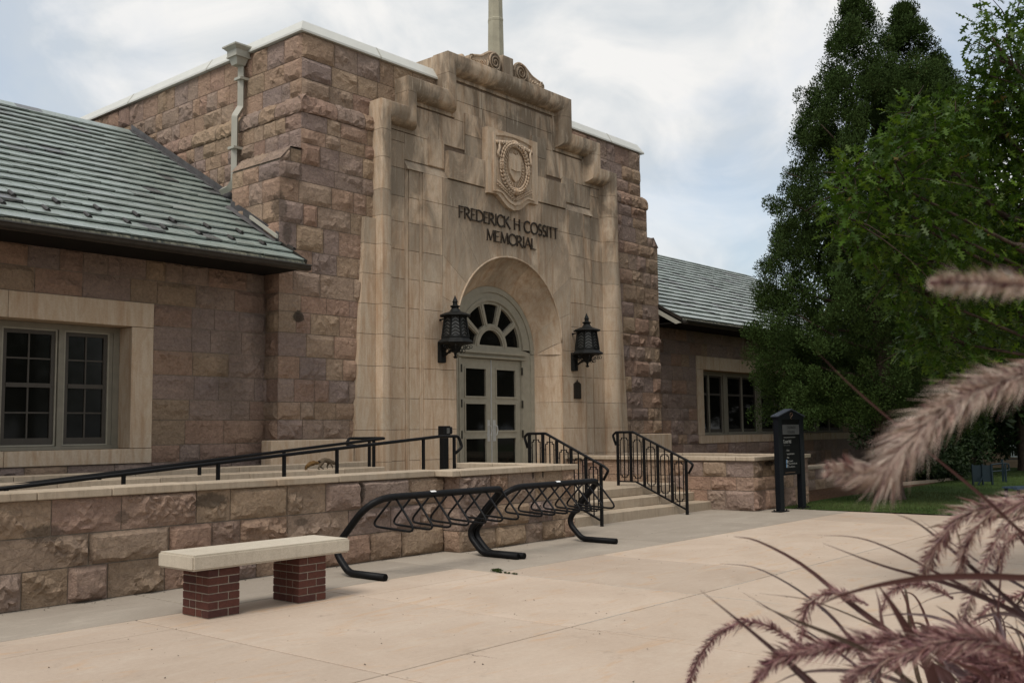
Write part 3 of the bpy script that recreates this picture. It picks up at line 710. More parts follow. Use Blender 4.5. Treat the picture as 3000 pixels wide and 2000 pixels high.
# shield with seal
sh = MB()
def shield_poly(wd, top, b0, tip, k=1.):
    P = [(-wd, top), (wd, top), (wd, b0)]
    P += [(wd*.68, b0+.01)]+[(wd*(.68-.56*t), b0+.015-(b0-tip)*(math.sin(t*PI/2)**1.5)) for t in (.15, .3, .45, .6, .75, .9, 1)]
    P += [(0, tip-.012)]
    P += [(-x, z) for x, z in P[3:-1][::-1]]+[(-wd, b0)]
    return P
sp_ = shield_poly(.80, 7.70, 6.34, 6.10)
sh.prismY([(XC+x, z) for x, z in sp_], 13.29, 13.50)
so_ = sh.build('carved_shield', M['limeclean'], po, rnd=.45)
rim = MB(); ip = shield_poly(.60, 7.60, 6.42, 6.24)
ip = [(-.58, 7.56)]+[(x, 7.56+.07*(1-(x/.58)**2)) for x in (-.35, 0, .35)]+[(.58, 7.56)]+[(x, z) for x, z in ip[2:]]
op = [(x, z) for x, z in ip]
cx0, cz0 = 0, 6.95
def ring(P, Q, y0, y1, m): n = len(P); m.add([(XC+x, y0, z) for x, z in P]+[(XC+x, y1, z) for x, z in Q], [(i, (i+1) % n, (i+1) % n+n, i+n) for i in range(n)])
P_o = [(x*1.10, cz0+(z-cz0)*1.06) for x, z in op]
ring(P_o, P_o, 13.29, 13.262, rim); ring(P_o, op, 13.262, 13.262, rim); ring(op, [(x*.96, cz0+(z-cz0)*.97) for x, z in op], 13.262, 13.285, rim)
rim.build('shield_rim', M['limeclean'], so_, rnd=.35)
CZ = 6.98
wr_ = MB(); rg2 = random.Random(4)
for k in range(40):      # laurel wreath of overlapping leaf bundles
    a_ = 2*PI*k/40; rx, rz = .42, .50
    for t_ in (-1, 0, 1):
        x = XC+(rx+t_*.045)*math.cos(a_); z = CZ+(rz+t_*.045)*math.sin(a_); tx, tz = -math.sin(a_), math.cos(a_)*1.1
        if a_ > PI*1.5 or a_ < PI*.5: tx, tz = tx, tz
        else: tx, tz = -tx, -tz
        ox, oz = math.cos(a_)*.35*t_, math.sin(a_)*.35*t_
        l = .085; y = 13.235-(.02 if t_ == 0 else 0)
        wr_.tube([(x-(tx+ox)*l*.5, y+.03, z-(tz+oz)*l*.5), (x, y, z), (x+(tx+ox)*l*.6, y+.015, z+(tz+oz)*l*.6)], [.012, .030, .004], 5)
for a_ in (0, PI/2, PI, 1.5*PI):
    for q in (-.10, -.03, .04, .11):
        a2 = a_+q; wr_.tube([(XC+(.42+d_)*math.cos(a2), 13.205+abs(d_)*.5, CZ+(.50+d_)*math.sin(a2)) for d_ in (-.075, 0, .075)], .016, 5)
wr_.build('wreath', M['limeclean'], so_, smooth=True, rnd=.15)
ins = MB()
for k in range(34):
    a_ = 2*PI*k/34
    r1 = .20 if k % 3 else .225
    ins.bar((XC+.245*math.cos(a_), 13.275, CZ+.315*math.sin(a_)), (XC+.315*math.cos(a_), 13.275, CZ+.395*math.sin(a_)), .016 if k % 2 else .026, .03)
ins.build('seal_inscription', M['limeclean'], so_, rnd=.3)
sm_ = MB(); q = [(-.20, CZ+.27), (-.05, CZ+.29), (.0, CZ+.265), (.05, CZ+.29), (.20, CZ+.27), (.20, CZ-.02), (.17, CZ-.14), (.10, CZ-.23), (0, CZ-.30), (-.10, CZ-.23), (-.17, CZ-.14), (-.20, CZ-.02)]
sm_.prismY([(XC+x, z) for x, z in q], 13.235, 13.29)
sm_.prismY([(XC-.15, CZ+.20), (XC-.005, CZ+.17), (XC-.005, CZ-.08), (XC-.15, CZ-.05)], 13.21, 13.24); sm_.prismY([(XC+.005, CZ+.17), (XC+.15, CZ+.20), (XC+.15, CZ-.05), (XC+.005, CZ-.08)], 13.21, 13.24)
sm_.build('small_shield_with_book', M['limeclean'], so_, rnd=.6)
rb_ = MB()
for s in (-1, 1):
    for t in range(7):
        x = XC+s*(.06+t*.075); rb_.bar((x, 13.245+.01*(t % 2), 7.50-.012*t), (x+s*.07, 13.245+.01*((t+1) % 2), 7.50-.012*(t+1)), .03, .07)
    rb_.tube([(XC+s*.50, 13.26, 7.45), (XC+s*.49, 13.24, 7.30), (XC+s*.53, 13.25, 7.20), (XC+s*.50, 13.24, 7.12)], .028, 6)
    for t in range(9):       # crossed branches below
        x0 = XC+s*(.03+t*.055); z0 = 6.33+t*.026
        rb_.tube([(x0, 13.275, z0), (x0+s*.05, 13.25, z0+.055), (x0+s*.07, 13.27, z0+.10)], [.008, .016, .003], 5)
        rb_.tube([(x0, 13.275, z0), (x0+s*.07, 13.25, z0+.0), (x0+s*.10, 13.27, z0+.02)], [.008, .014, .003], 5)
    rb_.tube([(XC-s*.06, 13.275, 6.29), (XC+s*.48, 13.27, 6.55)], .010, 5)
rb_.build('ribbon_and_branches', M['limeclean'], so_, smooth=True, rnd=.2)

# scrolled pediment
def scroll(s, par):
    b = MB(); cx_, cz_ = XC+s*.42, 9.16; ex, ez = XC+s*1.13, 9.05
    top = [(cx_-s*.20, cz_), (cx_-s*.16, cz_+.14), (cx_-s*.02, cz_+.21), (cx_+s*.16, cz_+.17), (cx_+s*.40, cz_+.02), (cx_+s*.58, cz_-.02), (ex, ez+.06)]
    bot = [(ex+s*.06, 8.93), (cx_-s*.14, 8.93)]
    b.prismY([(x, z) for x, z in top+bot], 13.42, 13.62)
    pts = bend([(x, 13.44, z+.01) for x, z in top], .3, 4); b.tube(pts, .035, 6)
    def spiral(c0, c1, R, turns, dirn, r_):
        b.tube([(c0+dirn*R*(1-t*.9)*math.cos(PI*.5+t*turns*2*PI), 13.395, c1+R*(1-t*.9)*math.sin(PI*.5+t*turns*2*PI)) for t in [i/40 for i in range(41)]], r_, 6)
    spiral(cx_, cz_, .19, 2.4, -s, .020); spiral(ex, ez, .085, 1.7, s, .016)
    b.lathe([(.02, 0), (.085, 0)], (0, -99, 0), 4); b.v = b.v[:-8]; b.f = b.f[:-6]
    for k in range(6):
        t = k/5; b.tube([(cx_+s*(.24+.02*k), 13.41, 8.97), (cx_+s*(.22+.085*k), 13.40, 9.10-.012*k), (cx_+s*(.22+.11*k), 13.41, 9.17-.035*k)], [.012, .026, .006], 5)
    b.prismY(arc(ex, ez, .085, 0, 360, 14)[:-1], 13.40, 13.62)
    o = b.build('scroll', M['lime'], par, rnd=.25); smooth_angle(o, 35)
scroll(-1, po); scroll(1, po)
pb = MB(); pb.cbox(XC-.17, XC+.17, 13.40, 14.1, 8.90, 9.40, .01); pb.cbox(XC-1.35, XC+1.35, 13.36, 14.1, 8.90, 8.955, .01); pb.build('pedestal', M['lime'], po, rnd=.55)
sb = MB(); sb.tube([(XC-1.30, y, 9.03) for y in (13.5, 13.7, 13.9, 14.1)], [.09, .11, .12, .10], 10); sb.build('side_scroll', M['lime'], po, smooth=True, rnd=.3)
fp = MB(); fp.lathe([(.18, 0), (.178, .6), (.17, 1.1), (.175, 1.12), (.175, 1.16), (.165, 1.18), (.12, 4.6)], (XC+.12, 13.85, 9.2), 8, PI/8)
tag(fp.build('flagpole', M['pole']), 'thick cream octagonal flagpole rising behind the scrolls on top of the portal', 'flagpole')

# ------------------------------------------------------------------ carved lettering
def P_arc(cx, cz, rx, rz, a0, a1, n=10): return [(cx+rx*math.cos(math.radians(a0+(a1-a0)*i/n)), cz+rz*math.sin(math.radians(a0+(a1-a0)*i/n))) for i in range(n+1)]
GL = {   # width, strokes (x,z in 0..1, thickness factor)
 'F': (.50, [([(0,0),(0,1)],1), ([(0,.97),(.48,.97)],.6), ([(0,.52),(.36,.52)],.6)]),
 'R': (.62, [([(0,0),(0,1)],1), ([(0,.97)]+P_arc(.2,.72,.26,.25,90,-90)+[(0,.47)],.8), ([(.18,.47),(.62,-.03)],.9)]),
 'E': (.48, [([(0,0),(0,1)],1), ([(0,.97),(.44,.97)],.6), ([(0,.52),(.34,.52)],.6), ([(0,.03),(.48,.03)],.6)]),
 'D': (.74, [([(0,0),(0,1)],1), ([(0,.97)]+P_arc(.2,.5,.52,.47,90,-90,14)+[(0,.03)],.85)]),
 'I': (.12, [([(.04,0),(.04,1)],1)]),
 'C': (.74, [(P_arc(.42,.5,.42,.5,48,312,18),.9)]),
 'K': (.64, [([(0,0),(0,1)],1), ([(.02,.45),(.50,1)],.55), ([(.16,.60),(.66,-.03)],.95)]),
 'H': (.64, [([(0,0),(0,1)],1), ([(.60,0),(.60,1)],1), ([(0,.52),(.60,.52)],.6)]),
 'O': (.84, [(P_arc(.42,.5,.42,.5,0,360,24),.85)]),
 'S': (.46, [(P_arc(.23,.74,.20,.25,40,250,10)+P_arc(.22,.26,.22,.25,70,-140,12),.85)]),
 'T': (.54, [([(.27,0),(.27,1)],1), ([(0,.97),(.54,.97)],.6)]),
 'M': (.86, [([(.06,0),(.12,1)],.6), ([(.12,1),(.43,.05)],1), ([(.43,.05),(.74,1)],.6), ([(.74,1),(.82,0)],1)]),
 'A': (.72, [([(0,0),(.34,1)],.6), ([(.34,1),(.72,0)],1), ([(.13,.34),(.58,.34)],.5)]),
 'L': (.46, [([(0,0),(0,1)],1), ([(0,.03),(.46,.03)],.6)]),
}
def letter_line(txt, x0, x1, z0, h, tight, space=.36):
    ws = [space if c == ' ' else GL[c][0] for c in txt]; tot = sum(ws)+tight*(len(txt)-1); k = (x1-x0)/tot; x = x0; T = .070*h
    for i, c in enumerate(txt):
        if c != ' ':
            b = MB()
            for j, (st, f_) in enumerate(GL[c][1]):
                for (ax, az_), (bx_, bz) in zip(st[:-1], st[1:]):
                    A_ = Vector((x+ax*k, 13.368-.0007*j, z0+az_*h)); B_ = Vector((x+bx_*k, 13.368-.0007*j, z0+bz*h)); e_ = (B_-A_).normalized()*T*.18
                    b.bar(A_-e_, B_+e_, .035, T*f_) if abs(e_.z) < 1e-9 else b.bar(A_-e_, B_+e_, T*f_, .035)
                if len(st) == 2:
                    for (ax, az_) in st:
                        if az_ < .02 or az_ > .985:
                            b.box(x+ax*k-T*.75, x+ax*k+T*.75, 13.3505, 13.384, z0+az_*h-T*.18, z0+az_*h+T*.18)
            b.build('letter', M['darkletter'], po)
        x += (ws[i]+tight)*k
letter_line('FREDERICK H COSSITT', 14.115, 17.235, 5.715, .235, .085)
letter_line('MEMORIAL', 14.905, 16.475, 5.378, .225, .07)

# ------------------------------------------------------------------ doorway
DY = 13.99; DC = 15.71
fr = MB()
o_ = [(-1.40, .485)]+arc(0, IZ, 1.40, 180, 0, 32)+[(1.40, .485)]
i_ = [(-.955, .485)]+[(-.955, 3.03), (-.955, 3.03)]+[(.955, 3.03)]+[(.955, .485)]
def ringY(outer, inner, y0, y1, m):   # closed band between two polylines of equal length
    n = len(outer); V = [(DC+x, y0, z) for x, z in outer]+[(DC+x, y0, z) for x, z in inner]+[(DC+x, y1, z) for x, z in outer]+[(DC+x, y1, z) for x, z in inner]; F = []
    for i in range(n-1): F += [(i, i+1, n+i+1, n+i), (2*n+i, 3*n+i, 3*n+i+1, 2*n+i+1), (n+i, n+i+1, 3*n+i+1, 3*n+i), (i, 2*n+i, 2*n+i+1, i+1)]
    m.add(V, F)
FZ = 3.28
ringY(arc(0, IZ, 1.40, 180, 0, 36), arc(0, FZ, .975, 180, 0, 36), DY-.02, DY+.14, fr)
ringY(arc(0, IZ, 1.40, 180, 0, 36), arc(0, IZ+.02, 1.24, 180, 0, 36), DY-.05, DY+.1, fr)
ringY(arc(0, FZ, 1.05, 180, 0, 36), arc(0, FZ, .985, 180, 0, 36), DY-.04, DY+.1, fr)
for s in (-1, 1):
    p, q = sorted((s*1.40, s*.955)); fr.box(DC+p, DC+q, DY-.02, DY+.14, .485, 3.28)
    p, q = sorted((s*1.40, s*1.24)); fr.box(DC+p, DC+q, DY-.05, DY-.02, .485, 3.19)
    p, q = sorted((s*1.02, s*.957)); fr.box(DC+p, DC+q, DY-.038, DY-.021, .485, 3.03)
fr.box(DC-.953, DC+.953, DY-.018, DY+.14, 3.045, 3.285)
fr.box(DC-1.06, DC+1.06, DY-.062, DY-.021, 3.06, 3.09); fr.box(DC-1.06, DC+1.06, DY-.075, DY-.021, 3.15, 3.20); fr.box(DC-1.03, DC+1.03, DY-.045, DY-.021, 3.20, 3.25)
dfr = fr.build('door_surround', M['frame'], hall)
fan = MB()
ringY(arc(0, FZ, .985, 180, 0, 36), arc(0, FZ, .925, 180, 0, 36), DY+.0, DY+.09, fan)
ringY(arc(0, FZ, .505, 180, 0, 24), arc(0, FZ, .375, 180, 0, 24), DY-.005, DY+.09, fan)
ringY(arc(0, FZ, .47, 180, 0, 24), arc(0, FZ, .42, 180, 0, 24), DY-.02, DY+.02, fan)
for th in (36, 72, 108, 144):
    c_, s_ = math.cos(math.radians(th)), math.sin(math.radians(th))
    fan.bar((DC+.49*c_, DY+.042, FZ+.49*s_), (DC+.94*c_, DY+.042, FZ+.94*s_), .09, .125) if False else None
    nx_, nz_ = -s_*.062, c_*.062
    fan.prismY([(DC+.48*c_+nx_*.8, FZ+.48*s_+nz_*.8), (DC+.95*c_+nx_, FZ+.95*s_+nz_), (DC+.95*c_-nx_, FZ+.95*s_-nz_), (DC+.48*c_-nx_*.8, FZ+.48*s_-nz_*.8)], DY+.002, DY+.088)
    fan.prismY([(DC+.48*c_+nx_*.4, FZ+.48*s_+nz_*.4), (DC+.95*c_+nx_*.4, FZ+.95*s_+nz_*.4), (DC+.95*c_-nx_*.4, FZ+.95*s_-nz_*.4), (DC+.48*c_-nx_*.4, FZ+.48*s_-nz_*.4)], DY-.016, DY+.01)
fan.box(DC-.93, DC+.93, DY+.003, DY+.085, FZ+.004, FZ+.05)
fo = fan.build('fanlight', M['frame'], dfr.parent if False else hall)
for k in range(5):
    P = arc(DC, FZ, .94, k*36+2, k*36+34, 6)+arc(DC, FZ, .49, k*36+34, k*36+2, 4); b = MB(); b.prismY(P, DY+.060, DY+.066); b.build('pane', M['glass'], fo)
b = MB(); b.prismY(arc(DC, FZ, .39, 0, 180, 14), DY+.060, DY+.066); b.build('pane', M['glass'], fo)
def door(s):
    x0, x1 = (DC-.945, DC-.006) if s < 0 else (DC+.006, DC+.945)
    d = MB(); panes = [(2.83, 2.265), (2.105, 1.56), (1.395, .83)]; st = .165
    d.box(x0, x0+st, DY+.02, DY+.07, .50, 3.035); d.box(x1-st, x1, DY+.02, DY+.07, .50, 3.035)
    zs = [3.035]+[z for p in panes for z in p]+[.50]
    for i in range(0, len(zs), 2): d.box(x0+st, x1-st, DY+.02, DY+.07, zs[i+1], zs[i])
    for (zt, zb) in panes:      # raised bead round each light
        for (a_, b_, c_, e_) in ((x0+st-.035, x0+st, zb-.035, zt+.035), (x1-st, x1-st+.035, zb-.035, zt+.035), (x0+st, x1-st, zt, zt+.035), (x0+st, x1-st, zb-.035, zb)): d.box(a_, b_, DY+.004, DY+.021, c_, e_)
    d.box(x0+st, x1-st, DY+.004, DY+.021, .56, .58)
    o = d.build('door', M['frame'], hall)
    for (zt, zb) in panes: g_ = MB(); g_.box(x0+st-.005, x1-st+.005, DY+.045, DY+.05, zb-.005, zt+.005); g_.build('pane', M['glass'], o)
    hx = x1-.085 if s < 0 else x0+.085; h = MB(); h.cbox(hx-.042, hx+.042, DY+.008, DY+.022, 1.335, 1.775, .003)
    h.tube(bend([(hx, DY+.01, 1.66), (hx, DY-.06, 1.66), (hx+.02, DY-.065, 1.56), (hx, DY-.05, 1.46)], .03, 4), .010, 6); h.lathe([(.0, -.012), (.014, -.01), (.014, .01)], (hx, DY-.0, 1.45), 8)
    h.build('handle', M['steel'], o)
    for z in (2.74, 2.03, 1.40):
        xx = x0-.01 if s < 0 else x1+.01; h = MB(); h.box(xx-.018, xx+.018, DY-.048, DY-.02, z, z+.16); h.build('hinge', M['hinge'], o)
door(-1); door(1)
ast = MB(); ast.box(DC-.012, DC+.012, DY+.006, DY+.04, .50, 3.03); ast.build('centre_strip', M['steel'], hall)
flo = MB(); flo.box(14.2, 17.2, 13.4, 14.3, .40, .487); flo.build('threshold', M['coping'], hall, rnd=.2)

# ------------------------------------------------------------------ wings
WY = 13.85
def dh_window(par, x0, x1, z0, z1, y, mid=None, grid=(2, 2), upper=True):   # a double-hung sash pair
    s_ = MB(); mid = mid or (z0+z1)/2; f_ = .055
    s_.box(x0, x0+f_, y, y+.05, z0, z1); s_.box(x1-f_, x1, y, y+.05, z0, z1); s_.box(x0+f_, x1-f_, y, y+.05, z1-f_, z1); s_.box(x0+f_, x1-f_, y, y+.05, z0, z0+f_*1.7); s_.box(x0+f_, x1-f_, y-.012, y+.05, mid-.03, mid+.03)
    for (a, b) in ((z0+f_*1.7, mid-.03), (mid+.03, z1-f_)):
        for i in range(1, grid[0]): xx = x0+(x1-x0)*i/grid[0]; s_.box(xx-.011, xx+.011, y+.008, y+.04, a, b)
        for i in range(1, grid[1]): zz = a+(b-a)*i/grid[1]; s_.box(x0+f_, x1-f_, y+.0085, y+.041, zz-.011, zz+.011)
    o = s_.build('sash_window', M['sash'], par)
    for (a, b) in ((z0+f_*1.7, mid-.03), (mid+.03, z1-f_)):
        for i in range(grid[0]):
            for j in range(grid[1]):
                xa, xb = x0+f_+(x1-x0-2*f_)*i/grid[0], x0+f_+(x1-x0-2*f_)*(i+1)/grid[0]; za, zb = a+(b-a)*j/grid[1], a+(b-a)*(j+1)/grid[1]
                g_ = MB(); g_.box(xa, xb, y+.026, y+.030, za, zb); g_.build('pane', M['glass'], o)
    b = MB()
    for (a0, a1, c0, c1) in ((x0-.02, x0, z0-.02, z1+.02), (x1, x1+.02, z0-.02, z1+.02), (x0, x1, z1, z1+.02), (x0, x1, z0-.02, z0)): b.box(a0, a1, y-.022, y+.03, c0, c1)
    b.build('storm_frame', M['frame'], o)
def wing(sgn):
    if sgn < 0: x0, x1, ox0, ox1 = -2.5, LX-.44, 3.6, 7.575
    else: x0, x1, ox0, ox1 = RX+.46, 36.75, 24.18, 34.30
    oz0, oz1 = 1.357, 3.14
    m = MB()
    m.box(x0, ox0-.35, WY, 24, -.02, 4.5); m.box(ox1+.35, x1, WY, 24, -.02, 4.5); m.box(ox0-.35, ox1+.35, WY, 24, 3.50, 4.5); m.box(ox0-.35, ox1+.35, WY, 24, -.02, 1.14); m.box(ox0-.35, ox1+.35, WY+.55, 24, 1.14, 3.5)
    wp = m.build('wing_wall', M['mortar'], hall)
    C = [0, .4, .8, 1.14, 1.4, 1.77, 2.08, 2.45, 2.82, 3.18, 3.51, 3.86, 4.2, 4.5]
    wall(wp, (0, WY, 0), X1, Y2, x0, x1, C, 40+sgn, holes=[(ox0-.352, ox1+.352, 1.13, 3.52)], amp=.042, tints=(.43, .48, .72, .76, .03, .45, .74, .16, .98))
    if sgn > 0: wall(wp, (x1, 0, 0), Y1, X1, WY, 20, C, 55)
    # limestone surround, one piece each
    def pc(a, b, c, d, yf, nm): q = MB(); q.cbox(a+.003, b-.003, yf, WY+.5, c+.003, d-.003, .006); q.build(nm, M['lime'], wp, rnd=prnd.random()*.5+.3)
    n = max(2, int((ox1-ox0)/2.3)); ed = [ox0-.35]+[ox0-.35+(ox1-ox0+.7)*i/n+(.2 if i % 2 else -.1) for i in range(1, n)]+[ox1+.35]
    if sgn < 0: ed = [3.25, 5.80, 7.925]
    for a, b in zip(ed[:-1], ed[1:]): pc(a, b, oz1, 3.51, WY-.035, 'lintel')
    for a, b in zip(ed[:-1], ed[1:]): pc(a, b, 1.14, oz0, WY-.045, 'window_sill')
    pc(ox0-.35, ox0, oz0, oz1, WY-.035, 'window_jamb'); pc(ox1, ox1+.35, oz0, oz1, WY-.035, 'window_jamb')
    # wooden frame
    y = WY+.33; f_ = MB(); f_.box(ox0, ox1, y-.02, y+.1, oz1-.085, oz1-.002); f_.box(ox0, ox1, y-.035, y+.1, oz0+.001, oz0+.05); f_.box(ox0, ox1, y+.1, y+.12, oz0, oz1)
    for a in (ox0, ox1-.10): f_.box(a+.001, a+.099, y-.018, y+.098, oz0+.05, oz1-.085)
    f_.box(ox1-.16, ox1-.10, y+.0, y+.09, oz0+.05, oz1-.085)
    if sgn < 0: mull = [(4.93, 5.01), (5.79, 5.87), (6.655, 6.735)]; sashes = [(3.76, 4.90), (5.04, 5.76), (5.90, 6.625), (6.765, 7.40)]
    else: mull = [(25.87, 26.12), (27.95, 28.20), (30.03, 30.28), (32.08, 32.33)]; e_ = [24.30]+[v for mm in mull for v in mm]+[34.15]; sashes = []
    for a, b in mull: f_.box(a, b, y-.03, y+.1, oz0+.05, oz1-.085)
    fo_ = f_.build('window_frame', M['winframe'], wp)
    if sgn < 0:
        for a, b in sashes: dh_window(hall, a, b, oz0+.075, oz1-.105, y+.02, 2.26)
    else:
        for a, b in zip(e_[::2], e_[1::2]):
            c_ = (a+b)/2; dh_window(hall, a+.04, c_-.03, oz0+.075, oz1-.105, y+.02, 2.5, (1, 1)); dh_window(hall, c_+.03, b-.04, oz0+.075, oz1-.105, y+.02, 2.5, (1, 1))
    return wp
wing(-1); wing(1)
flush_stones(300, 'stone_remainder')

# slate roofs
EY, EZ, RY, SL = 12.87, 4.27, 19.0, .563
SLATES = []
def roof_z(y): return EZ+(y-EY)*SL
def roof(x0, x1, xt, seed, big):
    r = np.random.default_rng(seed); ln = math.hypot(1, SL); step = .307; row = 0; y = EY
    dirv = np.array([0, 1/ln, SL/ln]); nrm = np.array([0, -SL/ln, 1/ln])
    while y < RY-.02:
        xe = (xt if y > 14.86 else x1) if big else x1; xs0 = (xt if (not big and y > 14.86) else x0); u = xs0-(r.uniform(0, .2) if big else 0)
        u = max(u, xs0) if not big else u
        while u < xe-.03:
            wd = min(r.uniform(.24, .44), xe-u); wd = xe-u if xe-u-wd < .12 else wd
            Lg = min(step*ln+.10, (RY-y)*ln+.03); th = r.uniform(.022, .034); dn = r.uniform(-.014, .014); lift = .022+r.uniform(0, .006)
            P0 = np.array([0, y, roof_z(y)]); V = []
            nb = 4
            for side in (0, 1):
                for k in range(nb+1):
                    jx = u+.003+(wd-.006)*k/nb; V.append(P0+dirv*(dn+r.uniform(-.007, .007)-.005*side)+nrm*(lift+(th if side else 0))+np.array([jx, 0, 0]))
            for side in (0, 1):
                for k in (0, nb): jx = u+.003+(wd-.006)*k/nb; V.append(P0+dirv*Lg+nrm*(-.012+(.012 if side else 0))+np.array([jx, 0, 0]))
            n5 = nb+1; F = [(k, k+1, n5+k+1, n5+k) for k in range(nb)]+[tuple(list(range(n5, 2*n5))+[2*n5+3, 2*n5+2]), tuple(list(range(n5))[::-1]+[2*n5, 2*n5+1]), (0, n5, 2*n5+2, 2*n5), (nb, 2*n5+1, 2*n5+3, n5+nb)]
            sz = seen(V[2], math.sqrt(wd*.13)); dark = r.random()
            SLATES.append((sz, V, F, dark if dark > .07 else .05)); u += wd
        y += step; row += 1
roof(-2.6, LX-.43, LX, 61, True); roof(RX+.46, 37.0, RX, 62, False)
SLATES.sort(key=lambda s: -s[0]); rp = MB()
rp = [0, 0]
for q_, rg_ in enumerate((((-2.6, LX-.43, EY, RY), (LX-.43, LX, 14.86, RY)), ((RX+.46, 37.0, EY, RY), (RX, RX+.46, 14.86, RY)))):
    mm = MB(); a, b = ((-2.6, LX), (RX, 37.0))[q_]; o2 = ((a, b-.43), (a+.46, b))[q_]
    bmv = [(o2[0], EY), (o2[1], EY)]
    low = MB(); P_ = [(-2.6, EY), (LX-.43, EY), (LX-.43, 14.86), (LX, 14.86), (LX, RY), (-2.6, RY)] if q_ == 0 else [(RX+.46, EY), (37., EY), (37., RY), (RX, RY), (RX, 14.86), (RX+.46, 14.86)]
    n = len(P_); V = [(x, y, roof_z(y)-.02) for x, y in P_]+[(x, y, roof_z(y)-.12) for x, y in P_]
    c0, c1 = (0, n-1) if q_ == 0 else (1, 2)
    r0, r1 = (5, 4) if q_ == 0 else (3, 2)
    V += [(P_[r0][0], 25.1, EZ), (P_[r1][0], 25.1, EZ)]
    mm.add(V, [tuple(range(n)), tuple(range(n, 2*n))[::-1]]+[(i, (i+1) % n, (i+1) % n+n, i+n) for i in range(n) if {i, (i+1) % n} != {r0, r1}]+[(r0, r1, 2*n+1, 2*n), (r0+n, r1+n, 2*n+1, 2*n)])
    rp[q_] = mm.build('roof', M['soffit'], hall)
rpo = rp[0]
VV = []; FF = []; RR = []
for i, (sz, V, F, dk) in enumerate(SLATES):
    if i < 300 and sz > 0: mesh_obj('slate', V, F, M['slate'], rpo if V[0][0] < 15 else rp[1], rnd=dk)
    else: n = len(VV); VV += [tuple(v) for v in V]; FF += [tuple(a+n for a in f) for f in F]; RR += [dk]*len(V)
mesh_obj('slate_courses', VV, FF, M['slate'], rpo, rnd=RR, kind='stuff')
r = random.Random(9)
for (a, b) in ((-2.6, LX), (RX, 37.0)):
    x = a
    while x < b-.05:
        x1_ = min(x+.48, b); c = MB(); c.prismX([(RY-.16, roof_z(RY-.16)+.035), (RY, roof_z(RY)+.055), (RY+.16, roof_z(RY-.16)+.035), (RY+.16, roof_z(RY-.16)+.01), (RY, roof_z(RY)+.03), (RY-.16, roof_z(RY-.16)+.01)], x+.003, x1_-.003)
        if 3 < x < 30: c.build('ridge_slate', M['slate'], rpo, rnd=r.random())
        x = x1_
# eaves: soffit, copper edge, gutter, verge boards, flashings, snow guards
for (a, b) in ((-2.6, LX-.44), (RX+.47, 37.0)):
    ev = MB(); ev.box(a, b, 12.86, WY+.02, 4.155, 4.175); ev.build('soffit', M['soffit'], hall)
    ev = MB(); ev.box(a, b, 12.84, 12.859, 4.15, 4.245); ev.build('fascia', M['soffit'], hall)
for (a, b) in ((-2.6, LX-.43), (RX+.46, 37.0)):
    e_ = MB(); e_.prismX([(12.93, 4.325), (12.835, 4.262), (12.825, 4.185), (12.835, 4.18), (12.86, 4.25), (12.93, 4.30)], a, b); e_.build('eave_flashing', M['flash'], hall)
    g_ = MB(); pr = [(12.83, 4.215), (12.83, 4.135), (12.80, 4.115), (12.73, 4.115), (12.69, 4.14), (12.675, 4.175), (12.655, 4.19), (12.66, 4.205), (12.69, 4.20), (12.705, 4.15), (12.74, 4.135), (12.80, 4.135), (12.815, 4.215)]
    g_.prismX(pr, a, b); g_.box(b-.004, b, 12.68, 12.825, 4.12, 4.19); g_.box(a, a+.004, 12.68, 12.825, 4.12, 4.19); g_.build('gutter', M['gutter'], hall)
e_ = MB(); e_.prismX([(12.84, 4.15), (13.55, 4.56), (13.55, 4.44), (13.0, 4.13)], RX+.445, RX+.475); e_.build('verge_board', M['spout'], hall)
e_ = MB(); e_.prismX([(12.80, 4.27), (13.55, 4.70), (13.55, 4.62), (12.84, 4.20)], RX+.43, RX+.462); e_.build('verge_flashing', M['gutter'], hall)
e_ = MB(); e_.prismX([(12.80, 4.30), (13.52, 4.705), (13.52, 4.62), (12.84, 4.22)], LX-.43, LX-.405); e_.build('verge_flashing', M['gutter'], hall)
e_ = MB(); e_.prismX([(13.5, roof_z(13.5)+.04), (14.85, roof_z(14.85)+.04), (14.85, roof_z(14.85)+.22), (13.5, roof_z(13.5)+.22)], LX-.475, LX-.452)
e_.add([(LX-.56, 13.50, roof_z(13.5)+.055), (LX-.56, 14.9, roof_z(14.9)+.055), (LX-.47, 14.9, roof_z(14.9)+.10), (LX-.47, 13.50, roof_z(13.5)+.10)], [(0, 1, 2, 3)])
e_.prismX([(14.85, roof_z(14.85)+.03), (RY, roof_z(RY)+.03), (RY, roof_z(RY)+.17), (14.85, roof_z(14.85)+.17)], LX-.085, LX-.06)
e_.prismX([(14.85, roof_z(14.85)+.03), (RY, roof_z(RY)+.03), (RY, roof_z(RY)+.06), (14.85, roof_z(14.85)+.06)], LX-.14, LX-.05); e_.build('wall_flashing', M['lead'], hall)
e_ = MB(); e_.prismX([(13.45, roof_z(13.5)+.10), (14.2, roof_z(14.2)+.14), (14.2, roof_z(14.2)+.20), (13.45, roof_z(13.5)+.16)], LX-.54, LX-.50); e_.build('diverter', M['spout'], hall)
def guard(x, y):
    b = MB(); z = roof_z(y); n = 8; V = []
    for k in range(n+1):
        a_ = PI*k/n
        for (yy, rr_) in ((y, .038), (y+.16, .030)): V.append((x+rr_*math.cos(a_), yy, roof_z(yy)+.05+rr_*math.sin(a_)*1.1))
    b.add(V, [(2*k, 2*k+2, 2*k+3, 2*k+1) for k in range(n)]); b.add([(x+.036*math.cos(PI*k/n), y+.02, z+.05+.036*math.sin(PI*k/n)) for k in range(n+1)], [tuple(range(n+1))]); b.build('snow_guard', M['gutter'], rpo)
for k in range(9): guard(5.46+k*.575, 13.24)
for k in range(7): guard(5.75+k*.595, 13.62)

